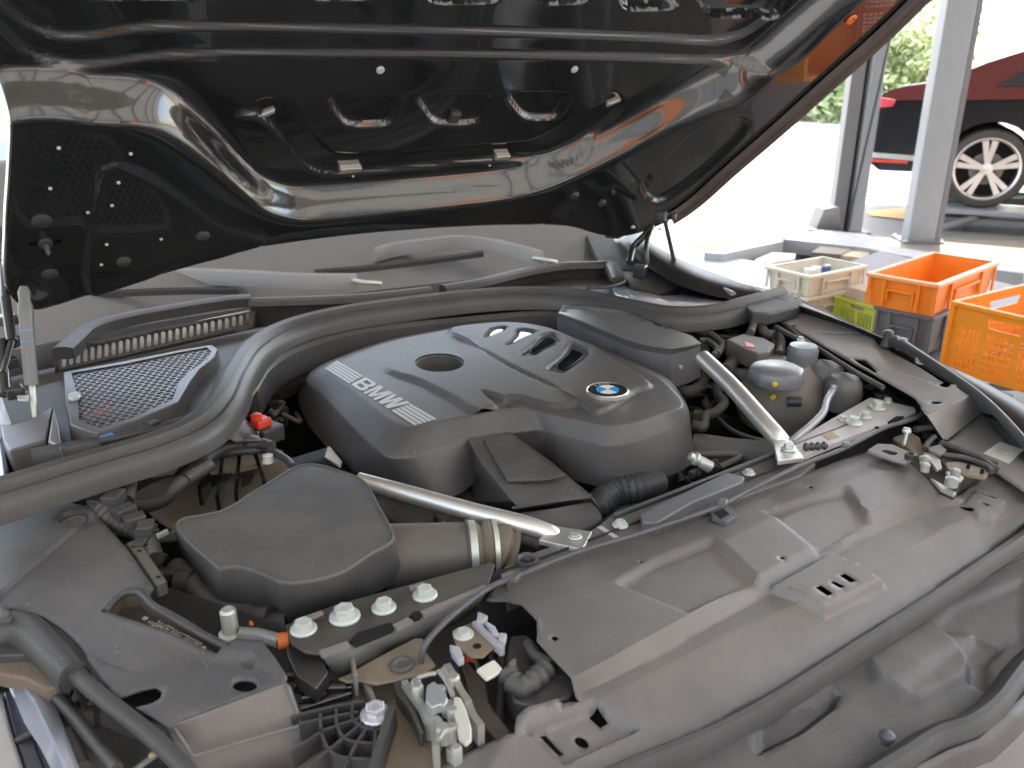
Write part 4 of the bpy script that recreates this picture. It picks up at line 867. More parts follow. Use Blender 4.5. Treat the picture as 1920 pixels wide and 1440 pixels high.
# bumper carrier below the seal
bs = Surf([(1160,1520,.79),(1400,1400,.79),(1600,1290,.79),(1750,1180,.79),(1920,1060,.795),(1500,1500,.765),(1700,1380,.765),(1850,1290,.77),(1980,1180,.775),(1000,1650,.78)])
M_bump = mat('dusty_bumper_plastic', (.085,.08,.076), .5, dust=.35)
bo = on(bs, kS((900,1660),(1000,1560),(1160,1470),(1338,1392),(1471,1318),(1604,1232),(1738,1148),(1827,1084),(1920,1020),(2010,960),(2060,1150),(1940,1240),(1880,1300),(1800,1360),(1700,1420),(1560,1520),(1400,1700)))
bfe = [(on(bs, kX((430,700),(870,425),(1110,600),(1200,720),(1160,830),(860,1000),(700,960),(560,860))), .018, .012), (on(bs, kX((700,930),(1110,620),(1190,720),(1150,830),(860,1000))), -.006, .012),
       (on(bs, kX((-300,1000),(200,880),(270,900),(240,990),(0,1170),(-300,1320))), -.012, .01), (on(bs, kX((1160,600),(1250,505),(1425,600),(1330,700),(1330,900),(1200,830))), -.008, .01),
       (on(bs, kX((930,480),(1100,300),(1592,100),(1592,560),(1430,590),(1200,480))), -.004, .012)]
panel('bumper_carrier', bo, M_bump, car, surf=bs, feats=bfe, res=.0095, thick=.003, ang=50)
lathe('push_pin', P(*kX((608,1265))[0], .775), [(.006,0),(.006,.006),(.009,.008),(.009,.013),(.006,.016),(.001,.017)], mat('grey_clip', (.3,.3,.31)), car, n=20)
s2 = [(1480,1530),(1616,1440),(1685,1398),(1753,1356),(1817,1334),(1864,1299),(1896,1258),(1925,1222),(1990,1160)]
sweep('bumper_seal', spl([P(x, y+12, .79) for x, y in s2], 6), [(-a*1.05, b) for a, b in [(-.016,-.020),(-.013,-.004),(-.008,.004),(-.001,.006),(.006,.002),(.010,-.006),(.016,-.014),(.016,-.030)]][::-1], M_seal, car)
s3 = [(1560,1560),(1745,1440),(1800,1412),(1854,1392),(1900,1350),(1960,1290)]
loft('bumper_skin', [[P(x-22, y-8, .775) for x, y in s3], [P(x, y, .765) for x, y in s3], [P(x, y, .765)+Vector((0, -.006, -.02)) for x, y in s3], [P(x, y, .765)+Vector((.0, .03, -.04)) for x, y in s3]], M_bump, car, closed=False, thick=.003)

# ---------------- left wing trim cover with the identification plate window
M_lf = M_fend
lf = Surf([(0,985,.925),(130,945,.93),(180,955,.93),(240,1030,.93),(290,1100,.928),(0,1130,.92),(100,1180,.915),(200,1250,.91),(310,1360,.90),(427,1215,.912),(530,1260,.90),(400,1330,.90),(300,1160,.925),(-100,1050,.91)])
lo_ = on(lf, kF((-160,330),(0,285),(120,250),(230,222),(330,213),(410,222),(445,245),(470,285),(520,340),(600,430),(660,520),(715,600),(690,640),(680,662),(1062,880),(1100,850),(1220,860),(1275,930),(1338,1020),(1325,1042),(790,1236),(770,1242),(700,1195),(632,1158),(705,1140),(748,1114),(754,1084),(722,1062),(660,1074),(545,1114),(470,1030),(420,960),(380,880),(300,800),(200,735),(80,700),(-20,690),(-160,720)))
win = on(lf, kF((498,705),(512,680),(560,640),(600,628),(640,632),(672,662),(1050,884),(1010,918),(940,890),(860,845),(700,790),(560,742),(505,722)))
lfe = [(on(lf, kF((-200,340),(200,228),(330,215),(430,232),(445,262),(-20,660),(-200,700))), .005, .004), (ell(lf, *kF((350,290))[0], 30, 14), -.006, .006),
       (onp(lf, kF((480,705),(520,660),(600,610),(660,620),(700,660),(1080,880),(1020,940),(850,870),(700,810),(540,760)), 3), .003, .012),
       
       (on(lf, kF((1062,868),(1100,840),(1230,850),(1330,1000),(1290,990),(1180,950),(1030,930))), .005, .012), (ell(lf, *kF((1157,942))[0], 11, 8), -.006, .005)]
for a_, b_ in (((165,732),(390,905)), ((390,905),(630,990))): 
    q0, q1 = kF(a_, b_); lfe.append((on(lf, [q0, q1, (q1[0]+1, q1[1]+3), (q0[0]+1, q0[1]+3)]), -.0025, .003))
lwc = panel('left_wing_trim', lo_, M_lf, car, surf=lf, holes=[win, ell(lf, *kF((1140,1057))[0], 23, 11.5, 20)], feats=lfe, res=.0075, thick=.004, ang=45, label='broad dusty black trim over the left wing')
lathe('trim_boss', lf.at(*kF((350,292))[0], .001), [(.016,-.004),(.016,.001),(.012,.002),(.010,.0005),(.001,.0005)], M_fend, lwc, n=24)
pprism('trim_shade', kF((480,1060),(700,1020),(790,1060),(790,1240),(700,1215),(560,1160)), .888, .003, M_opshade, lwc, bevel=0)  # black sheet put under the trim to stand for shade in its notch
pprism('trim_shade', kF((1050,1000),(1240,1000),(1240,1100),(1050,1100)), .885, .003, M_opshade, lwc, bevel=0)
# window walls, floor and the identification plate
wv_ = [lf.at(x, y) for x, y in kF((498,705),(560,640),(640,632),(672,662),(1050,884),(1010,918),(860,845),(700,790),(560,742))]
loft('window_well', [wv_, [v+Vector((.002, .004, -.02)) for v in wv_], [v+Vector((.002, .004, -.021)) for v in wv_]], M_brown, lwc, ang=30)
prism('window_floor', [v+Vector((0, .002, -.018)) for v in wv_], .002, mat('dark_plate', (.035,.032,.028), .5, dust=.3), lwc, bevel=0)
tube('window_lip', [lf.at(x, y, .003) for x, y in kF((488,712),(520,672),(575,628),(640,622),(685,655),(720,690),(900,795),(1065,880))], .0045, M_rub, lwc)
vz = .906
va, vb = P(*kJ((425,455))[0], vz), P(*kJ((915,715))[0], vz)
vd = (va-vb); vL = vd.length; vd.normalize(); vy = Vector((vd.y, -vd.x, 0)); vy = -vy if vy.dot(va-P(*kJ((425,480))[0], vz)) > 0 else vy
for q in (va, vb): lathe('plate_dot', q, [(.0036, 0), (.0036, .001), (.001, .0012)], M_crm, lwc, n=14)
ux_ = -vd; uy_ = Vector((0,0,1)).cross(ux_); wtext('WBA47FD04SCT02790', vb+vd*vL*.5, ux_*(vL*.93/(17*.0165*.62)), uy_, .0165, mat('stamped_white', (.9,.88,.75), .6, var=0), lwc, 'plate_lettering')
# front return of the trim
fr_t = kF((775,1242),(920,1190),(1060,1138),(1200,1088),(1330,1040),(1352,1060)); fr_b = kF((880,1450),(1010,1410),(1150,1370),(1280,1335),(1420,1305),(1440,1300))
fr0 = [P(x, y, .898) for x, y in fr_t]; fr1 = [P(x, y, .845) for x, y in fr_b]
fret = loft('trim_return', [fr0, lerpring(fr0, fr1, .05, .001), lerpring(fr0, fr1, .5), fr1, [v+Vector((0, 0, -.03)) for v in fr1]], M_dusty, car, closed=False, thick=.004, ang=30)
ii = [fr0[1].lerp(fr1[1], .12), fr0[4].lerp(fr1[4], .12), fr0[4].lerp(fr1[4], .62), fr0[1].lerp(fr1[1], .62)]
tube('return_bead', [P(x, y, z) for (x, y), z in zip(kF((810,1252),(870,1340),(900,1385),(1150,1310),(1405,1240)), (.895,.878,.868,.868,.868))], .0018, M_dusty, fret, sm=0)
pprism('chassis_leg', kF((880,1455),(1400,1310),(1500,1500),(1300,1700),(900,1700)), .80, .1, M_cross, car, bevel=.01)
# vent tube and headlamp corner
hd = P(160, 1275, .90)
tube('wing_seal', [P(x, y, z) for x, y, z in ((120,1240,.905),(170,1290,.905),(240,1345,.90),(300,1395,.895),(360,1455,.89),(420,1530,.885))], .0088, M_seal, car, n=20, label='round rubber seal running off the lower left corner')
hs = [P(x, y, .900) for x, y in kO((-60,235),(60,215),(240,208),(340,240),(460,340),(560,440),(690,545),(760,600),(760,660),(620,570),(520,600),(490,690),(500,760),(400,650),(300,500),(240,480),(0,490),(-80,490))]
prism('seal_end', hs, .012, M_seal, car, bevel=.004, seg=3, label='moulded end block of the wing seal')
sweep('seal_shoulder', spl([P(x, y, .905) for x, y in kO((-60,290),(60,280),(170,275),(260,310),(350,390),(450,490),(540,580),(620,660))], 6), lambda t: circ(.0235-.0085*t, 18), M_seal, car)
prism('seal_skirt', [P(x, y, .89) for x, y in kO((-40,480),(250,480),(330,520),(495,750),(380,775),(200,680),(-40,640))], .02, M_brown and mat('tan_foam', (.17,.13,.095), .7, dust=.3), car, bevel=.004)
prism('trim_knob', [P(x, y, .93) for x, y in kO((-30,60),(60,70),(120,120),(90,180),(-30,190))], .02, M_plas, car, bevel=.005)
M_lamp = mat('headlamp_rim', (.32,.34,.40), .25, var=.03, coat=.3)
l1 = kO((205,633),(300,700),(375,708),(510,1060),(660,1460)); l2 = kO((103,775),(150,870),(230,1060),(360,1260),(460,1460))
lm = loft('headlamp_rim', [[P(x, y, .87) for x, y in l1], [P(x, y, .875) for x, y in [( (a[0]*.55+b[0]*.45), (a[1]*.55+b[1]*.45)) for a, b in zip(l1, l2)]], [P(x-2, y, .862) for x, y in [( (a[0]*.5+b[0]*.5), (a[1]*.5+b[1]*.5)) for a, b in zip(l1, l2)]], [P(x, y, .86) for x, y in l2], [P(x, y, .83) for x, y in l2]], M_lamp, car, closed=False, thick=.003, ang=20, label='shiny blue grey rim of the left headlamp')
prism('headlamp_housing', [P(x, y, .84) for x, y in kO((20,790),(110,790),(260,1100),(400,1500),(230,1500),(100,1120))], .03, mat('lamp_dark', (.05,.055,.08), .2), car, bevel=.003)
prism('headlamp_lens', [P(x, y, .845) for x, y in kO((-60,760),(15,800),(90,1110),(210,1460),(-80,1500))], .03, mat('lamp_pale', (.42,.42,.41), .12, coat=.6), car, bevel=.006)
for px, z, r, m in (((430,800),(560,930),(700,1090),(830,1260),(990,1440)), .875, .006, M_plas), (((480,870),(600,1010),(760,1200),(900,1350),(980,1460)), .865, .005, M_grey), (((545,830),(580,940),(640,960),(700,1040),(800,1180)), .86, .004, M_grey), (((560,1150),(620,1260),(700,1440)), .86, .008, M_rubd):
    tube('lamp_strap', [P(x, y, z) for x, y in kO(*px)], r, m, car)
pprism('lamp_tray', kO((420,900),(560,1000),(1060,1440),(1000,1600),(640,1600),(560,1200)), .83, .01, M_dusty, car, bevel=.003)
clutter(kO((1280,1180),(1400,1200),(1500,1350),(1400,1300)), .84, .87, 10, .012, [M_tan, M_grey, M_tan])
clutter(kO((420,800),(560,850),(800,1100),(600,1000)), .84, .86, 8, .015, mm)

# ---------------- radiating honeycomb bracket with its bolt
hc_ = P(704, 1333, .875); hb = pprism('fan_bracket', kQ((-40,1010),(0,960),(300,900),(560,868),(700,850),(790,890),(700,1180),(620,1480),(-60,1500)), .845, .004, M_brown, car, bevel=0, label='fan shaped ribbed bracket round a zinc bolt')
def wall(pts, parent, name='rib', t=.0016, h=.022, m=None):
    sweep(name, pts, [(-t,-h),(-t,0),(t,0),(t,-h)], m or M_plas, parent)
hz_ = .872
for a_ in (((500,960),(0,1060)), ((520,1010),(200,1120),(-60,1300)), ((540,1050),(380,1180),(60,1440)), ((590,1080),(490,1220),(370,1460)), ((650,1090),(620,1440))):
    wall([P(x, y, hz_) for x, y in kQ(*a_)], hb)
for a_ in (((455,900),(450,1000),(490,1060),(560,1100),(690,1110)), ((315,940),(320,1060),(370,1170),(470,1215),(650,1230)), ((180,980),(190,1130),(260,1290),(400,1350),(620,1360))):
    wall(spl([P(x, y, hz_) for x, y in kQ(*a_)], 5), hb)
wall([P(x, y, hz_) for x, y in kQ((-60,1020),(0,985),(300,915),(560,872))], hb, t=.002)
wall([P(x, y, .878) for x, y in kQ((790,900),(740,1060),(680,1240),(610,1470))], hb, t=.004, h=.03)
lathe('bolt_seat', hc_+Vector((0, 0, -.012)), [(.021,-.01),(.021,.004),(.018,.006),(.016,.002),(.001,.002)], M_plas, hb)
bolt(hc_+Vector((0, 0, -.006)), .0165, hb, mat('bright_zinc', (.72,.70,.72), .3, metal=.5, var=.05), h=.45, label='silver flange bolt on the fan bracket')

# ---------------- bonnet latch and its bracket
tb_ = Surf([(660,1290,.865),(760,1240,.872),(820,1230,.87),(700,1400,.85),(860,1420,.845),(900,1300,.86)])
M_tanb = mat('tan_bracket', (.24,.19,.13), .5, dust=.4)
pprism('latch_plate', kQ((330,680),(430,640),(560,560),(980,340),(1050,345),(1060,440),(1160,570),(1060,640),(900,680),(800,700),(650,730),(520,700),(400,710)), .872, .004, M_tanb, car, bevel=.0015, label='tan dusty bracket holding the bonnet latch')
pprism('latch_plate_lower', kQ((410,740),(800,720),(880,900),(1200,1300),(1300,1500),(640,1500),(760,1200),(820,880),(450,880)), .845, .004, M_tanb, car, bevel=.0015)
pprism('gusset', kQ((535,700),(600,690),(650,830),(610,860)), .866, .02, M_grey, car, bevel=.003)
lathe('rivet', P(*kQ((872,572))[0], .873), [(.014,0),(.014,.002),(.010,.0035),(.007,.001),(.001,.001)], M_pipe, car, n=24)
pprism('post', kQ((430,490),(465,480),(500,650),(460,660)), .885, .03, M_grey, car, bevel=.003)
lch = pprism('bonnet_latch', kQ((900,690),(1000,640),(1120,600),(1180,640),(1300,620),(1420,840),(1560,1100),(1470,1250),(1380,1330),(1200,1240),(1150,1050),(1050,900)), .845, .02, M_dark, car, bevel=.003, label='zinc plated bonnet latch with springs and levers')
M_lt = mat('latch_zinc', (.45,.45,.41), .4, metal=.4, dust=.15)
wall(spl([P(x, y, .878) for x, y in kQ((890,700),(960,800),(1040,900),(1080,990),(1150,1010),(1185,1050),(1150,1140),(1160,1250))], 5), lch, 'side_rail', .0035, .03, M_lt)
wall(spl([P(x, y, .880) for x, y in kQ((1250,560),(1310,660),(1370,780),(1430,870))], 5), lch, 'side_rail', .004, .03, M_lt)
wall(spl([P(x, y, .875) for x, y in kQ((1430,880),(1470,980),(1540,1080))], 5), lch, 'side_rail', .004, .026, M_lt)
prism('lever', [P(x, y, .888) for x, y in kQ((1310,830),(1370,840),(1420,950),(1460,1100),(1460,1190),(1410,1235),(1350,1190),(1330,1060),(1300,940))], .006, mat('pale_lever', (.62,.6,.52), .45), lch, bevel=.002)
prism('claw', [P(x, y, .890) for x, y in kQ((1080,740),(1140,700),(1210,760),(1260,850),(1230,920),(1200,900),(1120,930),(1070,870))], .012, mat('latch_blue_zinc', (.50,.54,.54), .35, metal=.5), lch, bevel=.002)
prism('claw', [P(x, y, .885) for x, y in kQ((1220,860),(1300,850),(1320,900),(1260,950),(1200,930))], .014, M_lt, lch, bevel=.002)
for a_, r in (((1000,780),.007),((1200,800),.006),((1300,700),.008),((1300,980),.006),((1220,1130),.008),((1290,1130),.005),((1330,1300),.006),((990,740),.006)):
    lathe('latch_pin', P(*kQ(a_)[0], .882), [(r,-.012),(r, .004),(r*.7,.007),(.001,.007)], M_lt, lch, n=14)
for a_ in (((1180,620),(1240,700),(1300,830)), ((1000,680),(1100,650),(1160,640)), ((1220,600),(1260,700),(1290,760)), ((1180,1200),(1260,1080),(1340,1100))):
    tube('spring_arm', [P(x, y, .886) for x, y in kQ(*a_)], .0028, M_lt, lch)
prism('foot', [P(x, y, .865) for x, y in kQ((1240,1200),(1290,1180),(1370,1290),(1320,1340),(1240,1280))], .02, M_lt, lch, bevel=.003)
pprism('side_brace', kQ((800,700),(840,690),(980,940),(1060,1130),(1020,1140),(940,960),(820,800)), .87, .02, M_plas, car, bevel=.002)
pprism('latch_guard', kQ((1310,470),(1430,540),(1580,720),(1600,860),(1640,940),(1800,1140),(1680,1200),(1560,1080),(1440,860),(1390,640)), .855, .015, mat('brown_black_guard', (.06,.05,.042), .45, dust=.3), car, bevel=.003)
pprism('stay_plate', kQ((1290,280),(1480,200),(1700,400),(1620,440),(1560,500),(1450,500),(1330,420)), .882, .004, M_tanb, car, bevel=.0015)
wall(spl([P(x, y, .888) for x, y in kQ((1480,200),(1600,310),(1720,420))], 3), car, 'stay_flange', .003, .012, mat('blue_white_edge', (.42,.43,.46), .4))
for q in (((1510,110),(1600,150),(1560,210),(1500,190)), ((1560,180),(1660,240),(1700,320),(1640,300)), ((1690,290),(1760,300),(1740,370),(1690,350)), ((1270,390),(1360,410),(1400,510),(1350,530),(1290,460))): pprism('stay_tab', kQ(*q), .892, .010, mat('blue_white_edge', (.55,.56,.62)), car, bevel=.002)
lathe('rivet', P(*kQ((1505,412))[0], .8825), [(.005,0),(.001,.0005)], M_opshade, car, n=16)
bolt(P(*kQ((1390,315))[0], .883), .0125, car, h=.2, label='pale flat headed bolt on the latch stay')
pprism('pale_tab', kQ((1495,605),(1570,560),(1650,520),(1725,600),(1660,650),(1580,690)), .882, .005, M_crm, car, bevel=.002)
pprism('pale_tab', kG((1170,740),(1190,715),(1215,705),(1215,800),(1190,800)), .875, .006, M_grey, car, bevel=.002)
tube('orange_wire', [P(x, y, .868) for x, y in kQ((1410,520),(1440,510),(1470,520))], .004, M_red, car)
# latch actuator housing
pprism('actuator', kG((1180,600),(1260,590),(1400,720),(1520,840),(1470,900),(1320,950),(1200,920),(1150,800)), .862, .03, M_plas, car, bevel=.004)
corr('actuator_boot', [P(x, y, .872) for x, y in kG((1170,790),(1230,850),(1300,820),(1360,760))], .012, M_rubd, car, pitch=.012, amp=.12)
tube('actuator_arm', [P(x, y, .875) for x, y in kG((1270,640),(1310,700),(1390,740))], .007, M_plas, car)
# release cable
tube('release_cable', [P(x, y, z) for x, y, z in ((788,1245,.87),(797,1210,.893),(830,1170,.905),(880,1128,.908),(925,1098,.908),(975,1078,.908),(1080,1036,.908),(1200,1000,.908),(1340,952,.91),(1400,922,.91),(1500,873,.913),(1580,842,.914),(1657,803,.918),(1700,790,.918),(1725,778,.918),(1733,762,.918),(1724,745,.92),(1700,724,.93),(1660,700,.94),(1600,665,.95))], .0038, mat('cable_sheath', (.10,.10,.105), .35), car, label='thin black bonnet release cable clipped along the panel')
for x, y, z in ((965,1088,.905),(1355,948,.91),(1585,838,.914)):
    box('cable_clip', P(x, y, z), (.016, .012, .009), mat('grey_clip', (.3,.3,.31)), car, rot=.5, bevel=.002)
tube('ball_stay', [P(1700,812,.92), P(1694,835,.905)], .003, M_zinc, car, sm=0)
lathe('ball', P(1700,808,.92), [(.006,-.004),(.008,0),(.006,.005),(.001,.007)], M_zinc, car)

# ---------------- right wing trim
rf = Surf([(1442,591,.955),(1551,664,.95),(1700,753,.94),(1560,595,.965),(1700,680,.965),(1820,740,.950),(1735,775,.940)])
ro = on(rf, kS((1440,588),(1470,556),(1500,566),(1560,592),(1640,634),(1700,668),(1760,704),(1822,734),(1800,748),(1760,765),(1736,774),(1728,760),(1716,745),(1700,735),(1647,706),(1600,680),(1551,652),(1500,622)))
rfe = [(on(rf, kE((720,340),(1100,350),(1105,357),(720,350))), -.002, .003), (on(rf, kE((1120,400),(1230,540),(1520,640),(1560,560),(1300,440),(1170,370))), -.008, .010)]
rh = [on(rf, kR((1335,588),(1450,600),(1560,715),(1530,715),(1400,640))), ell(rf, 1756, 754, 11, 3.5, 14), ell(rf, 1776, 714, 13, 5, 14), on(rf, kR((790,315),(860,305),(872,320),(820,325)))]
rwc = panel('right_wing_trim', ro, mat('pale_dusty_trim', (.30,.28,.265), .48, dust=.4), car, surf=rf, holes=rh, feats=rfe, res=.010, thick=.004, ang=50, label='dusty trim panel along the right wing')
# lower step of the trim beside the right lamp and the upright face between the two levels
f_t = [rf.at(x, y, 0) for x, y in kS((1728,762),(1736,775),(1760,766),(1800,749),(1823,735),(1840,742))]
f_b = [P(x, y, .888) for x, y in kS((1762,815),(1772,826),(1790,812),(1815,793),(1842,772),(1862,776))]
loft('trim_step', [f_t, lerpring(f_t, f_b, .06, .001), lerpring(f_t, f_b, .94, -.001), f_b], MC['pale_dusty_trim'], rwc, closed=False, thick=.003, ang=40)
lowf = Flat(.885)
panel('lower_trim', on(lowf, kS((1760,812),(1775,828),(1842,770),(1870,772),(1930,815),(2010,890),(2060,990),(1990,965),(1920,920),(1867,884),(1810,852),(1775,838))), MC['pale_dusty_trim'], rwc, surf=lowf, res=.012, thick=.003, feats=[(on(lowf, kS((1840,772),(1870,772),(1990,890),(1960,905),(1900,840))), -.006, .012)])
panel('trim_shade', on(Flat(.86), kS((1560,640),(1900,740),(1880,860),(1700,780))), M_dark, rwc, surf=Flat(.86), res=.1, thick=.002)
lb_ = [P(x, y, .8865) for x, y in kW((1540,550),(1670,458),(1862,520),(1745,630))]
lab = prism('paper_label', lb_, .001, mat('paper', (.86,.84,.74), .6, var=.02), car, bevel=0, label='blank looking cream paper label on the right wing trim')
lq_ = lambda u, v: lb_[0]*(1-u)*(1-v)+lb_[3]*u*(1-v)+lb_[2]*u*v+lb_[1]*(1-u)*v+Vector((0, 0, .0006))
for v0, u1 in ((.3, .6), (.45, .5), (.6, .7)): mk('print_line', [lq_(.2, v0), lq_(u1, v0), lq_(u1, v0+.03), lq_(.2, v0+.03)], [(0, 1, 2, 3)], mat('faint_print', (.5,.48,.4), .6), lab, flat=True)
ws = spl([P(x, y, z) for x, y, z in ((1678,640,.985),(1700,652,.985),(1760,690,.98),(1830,738,.97),(1890,795,.955),(1950,870,.93),(2010,980,.90))], 8)
sweep('wing_seal', ws, lambda t: circ(.0130-.005*min(1, t*2.5), 14), M_rub, car, label='thick round seal on the right wing edge')
lathe('seal_end', P(1690,645,.985), [(.012,-.01),(.0145,0),(.012,.008),(.004,.012)], mat('pale_rubber_tip', (.35,.35,.38), .3), car, axis=Vector((-.5, .8, 0)))
lathe('seal_end', P(1728,672,.98), [(.010,-.01),(.0115,0),(.009,.008),(.001,.01)], mat('pale_rubber_tip', (.35,.35,.38)), car)
lathe('rubber_buffer', P(1662,648,.965), [(.014,0),(.010,.012),(.010,.03),(.006,.034)], M_rub, car)
prism('seal_corner', [P(x, y, .99) for x, y in kR((440,120),(490,70),(560,22),(760,25),(795,80),(860,90),(925,100),(890,150),(640,215),(500,205),(440,160))], .03, M_rubd, car, bevel=.006, label='raised rubber corner piece of the bulkhead seal')
# painted wing: band outside the trim, rolling down to the side
M_paint = mat('black_car_paint', (.03,.026,.025), .4, spec=.25, var=0)
wo = [(1190,425,1.03),(1211,447,1.025),(1274,485,1.015),(1388,530,1.0),(1470,562,.99),(1560,595,.985),(1655,634,.98),(1720,662,.975),(1800,696,.965),(1870,730,.955),(1950,780,.94),(2080,900,.90)]
wi_ = [(1150,450,1.0),(1215,500,1.0),(1290,540,.99),(1400,566,.975),(1490,574,.97),(1560,602,.96),(1650,646,.96),(1700,672,.96),(1760,706,.955),(1830,748,.95),(1900,806,.93),(2010,930,.88)]
wO = spl([P(*q) for q in wo], 5); wI = spl([P(*q) for q in wi_], 5)
loft('right_wing', [wI, lerpring(wI, wO, .5, .004), wO, [v+Vector((.03, .0, -.02)) for v in wO], [v+Vector((.05, 0, -.12)) for v in wO], [v+Vector((.06, 0, -.45)) for v in wO]], M_paint, car, closed=False, thick=.002, ang=70)
loft('gutter_shine', [[P(x, y, .965) for x, y in kT((400,830),(560,820),(700,870),(820,900),(1000,895),(1400,910))], [P(x, y, .965) for x, y in kT((420,880),(560,960),(800,1010),(1000,1025),(1250,1020),(1500,960))]], mat('painted_gutter_shine', (.62,.62,.66), .12, coat=.5), car, closed=False, thick=.003)  # pale strip painted for the bright reflection in the gutter
prism('scuttle_end', [P(x, y, .975) for x, y in kT((430,590),(720,690),(850,740),(980,800),(800,860),(560,810),(500,720))], .03, M_cowl, car, bevel=.004)
tube('wing_gutter_rail', [P(x, y, .985) for x, y in kT((850,690),(1100,760),(1300,820),(1440,880))], .008, mat('pale_rail', (.3,.29,.3), .3), car)
# ---------------- right latch
lr = pprism('bonnet_latch', kW((900,500),(1060,520),(1220,620),(1300,700),(1380,780),(1310,880),(1200,850),(1100,740),(980,650)), .885, .02, M_dark, car, bevel=.003, label='second bonnet latch at the right end of the nose')
for q, z, m in ((((1060,540),(1140,550),(1200,600),(1215,660),(1170,680),(1110,600)), .905, M_lt), (((1240,690),(1340,700),(1390,740),(1360,770),(1270,740)), .905, M_lt), (((1120,740),(1160,760),(1330,860),(1310,880),(1200,830)), .90, M_lt), (((1230,620),(1340,610),(1560,670),(1590,700),(1560,745),(1420,720),(1260,680)), .900, M_tanb), (((1100,500),(1200,475),(1250,520),(1200,560),(1120,530)), .91, M_grey), (((1030,570),(1090,560),(1110,650),(1060,660)), .912, M_zinc)):
    prism('latch_lever', [P(x, y, z) for x, y in kW(*q)], .006, m, lr, bevel=.002)
for a_, r in (((1080,600),.008),((1080,655),.007),((1320,700),.007),((1290,770),.010),((1420,660),.003),((1530,700),.003)): lathe('latch_pin', P(*kW(a_)[0], .914 if r > .004 else .902), [(r,-.008),(r,.004),(r*.6,.006),(.001,.006)], M_lt if r > .004 else M_opshade, lr, n=14)
gg = pprism('guide_lug', kW((620,520),(700,470),(820,475),(980,545),(990,590),(930,620),(840,600),(640,530)), .905, .006, mat('pale_dusty_trim', (.12,.115,.11)), car, bevel=.002)
pprism('lug_slot_shade', kW((728,530),(770,522),(862,545),(850,562),(800,560)), .9055, .001, M_opshade, gg, bevel=0); lathe('lug_pin', P(*kW((960,590))[0], .906), [(.009,0),(.009,.008),(.005,.009),(.004,.004),(.001,.004)], M_rub, gg)
for px_, r in ((((1200,470),(1350,520),(1500,580),(1640,680)), .006), (((1150,420),(1100,470),(1080,520)), .005), (((1000,360),(1080,350),(1150,345)), .006), (((1210,560),(1400,590),(1560,650),(1610,700)), .005), (((1300,500),(1450,560),(1640,640)), .006)):
    tube('cable', [P(x, y, .902) for x, y in kW(*px_)], r, M_rubd, car)
pprism('latch_base', kW((1040,480),(1250,450),(1660,680),(1560,800),(1380,840),(1300,900),(1200,870),(960,620)), .862, .004, M_brown, car, bevel=0)
pprism('gap_shade', kW((1020,300),(1150,330),(1210,400),(1280,480),(1180,440),(1060,420)), .89, .002, M_opshade, car, bevel=0)  # dark sheet drawn for the shade between the parts
pprism('tan_shell', kW((820,420),(950,370),(1040,420),(1080,540),(1010,560),(930,500)), .893, .01, M_tanb, car, bevel=.004)
# =================================================================== SURROUNDINGS
def setting(name, V, F, m, **k):
    return mk(name, V, F, m, None, kind='structure', **k)
M_floor = mat('workshop_floor', (.25,.225,.195), .35, var=.1, scale=6)
M_out = mat('pale_concrete', (.23,.222,.21), .8, var=.06, scale=2)
# ground to the horizon and the workshop floor sheet
setting('ground', [(-200,-200,-.008),(200,-200,-.008),(200,300,-.008),(-200,300,-.008)], [(0,1,2,3)], M_out)
setting('workshop_floor', [(-4,-5,0),(9.0,-5,0),(9.0,3.4,0),(5.2,6.3,0),(-4,6.3,0)], [(0,1,2,3,4)], M_floor)
def mark(name, px, m, z=.004):
    V = [P(x, y, z) for x, y in px]; return setting(name, V, [tuple(range(len(V)))], m, flat=True)
M_yl = mat('yellow_floor_paint', (.70,.34,.02), .6)
mark('yellow_line', kS((1270,459),(1420,441),(1480,443),(1330,468)), M_yl)
mark('yellow_line', kS((1625,396),(1725,386),(1900,350),(1960,350),(1960,362),(1715,413),(1632,404)), M_yl)
M_bl = mat('blue_grey_lane', (.14,.155,.18), .7)
mark('road', kS((1240,440),(1330,388),(1760,300),(2100,240),(2100,275),(1700,345),(1300,430)), M_bl)
# roof of the workshop, high overhead, and side wall on the left
M_ceil = mat('ceiling_sheet', (.62,.60,.57), .7, var=.04)
rv = [(-5,-2.3,4.6),(10,-2.3,4.6),(10,4,4.6),(7.5,9,4.6),(-5,9,4.6)]
prism('roof', [Vector(v) for v in rv], .12, M_ceil, None, bevel=0, kind='structure')
wl = prism('workshop_wall', [Vector((-6.1,0,4.5)),Vector((-6,0,4.5)),Vector((-6,9,4.5)),Vector((-6.1,9,4.5))], 4.5, mat('wall_paint', (.30,.32,.31), .8), None, bevel=0); wl['kind'] = 'structure'
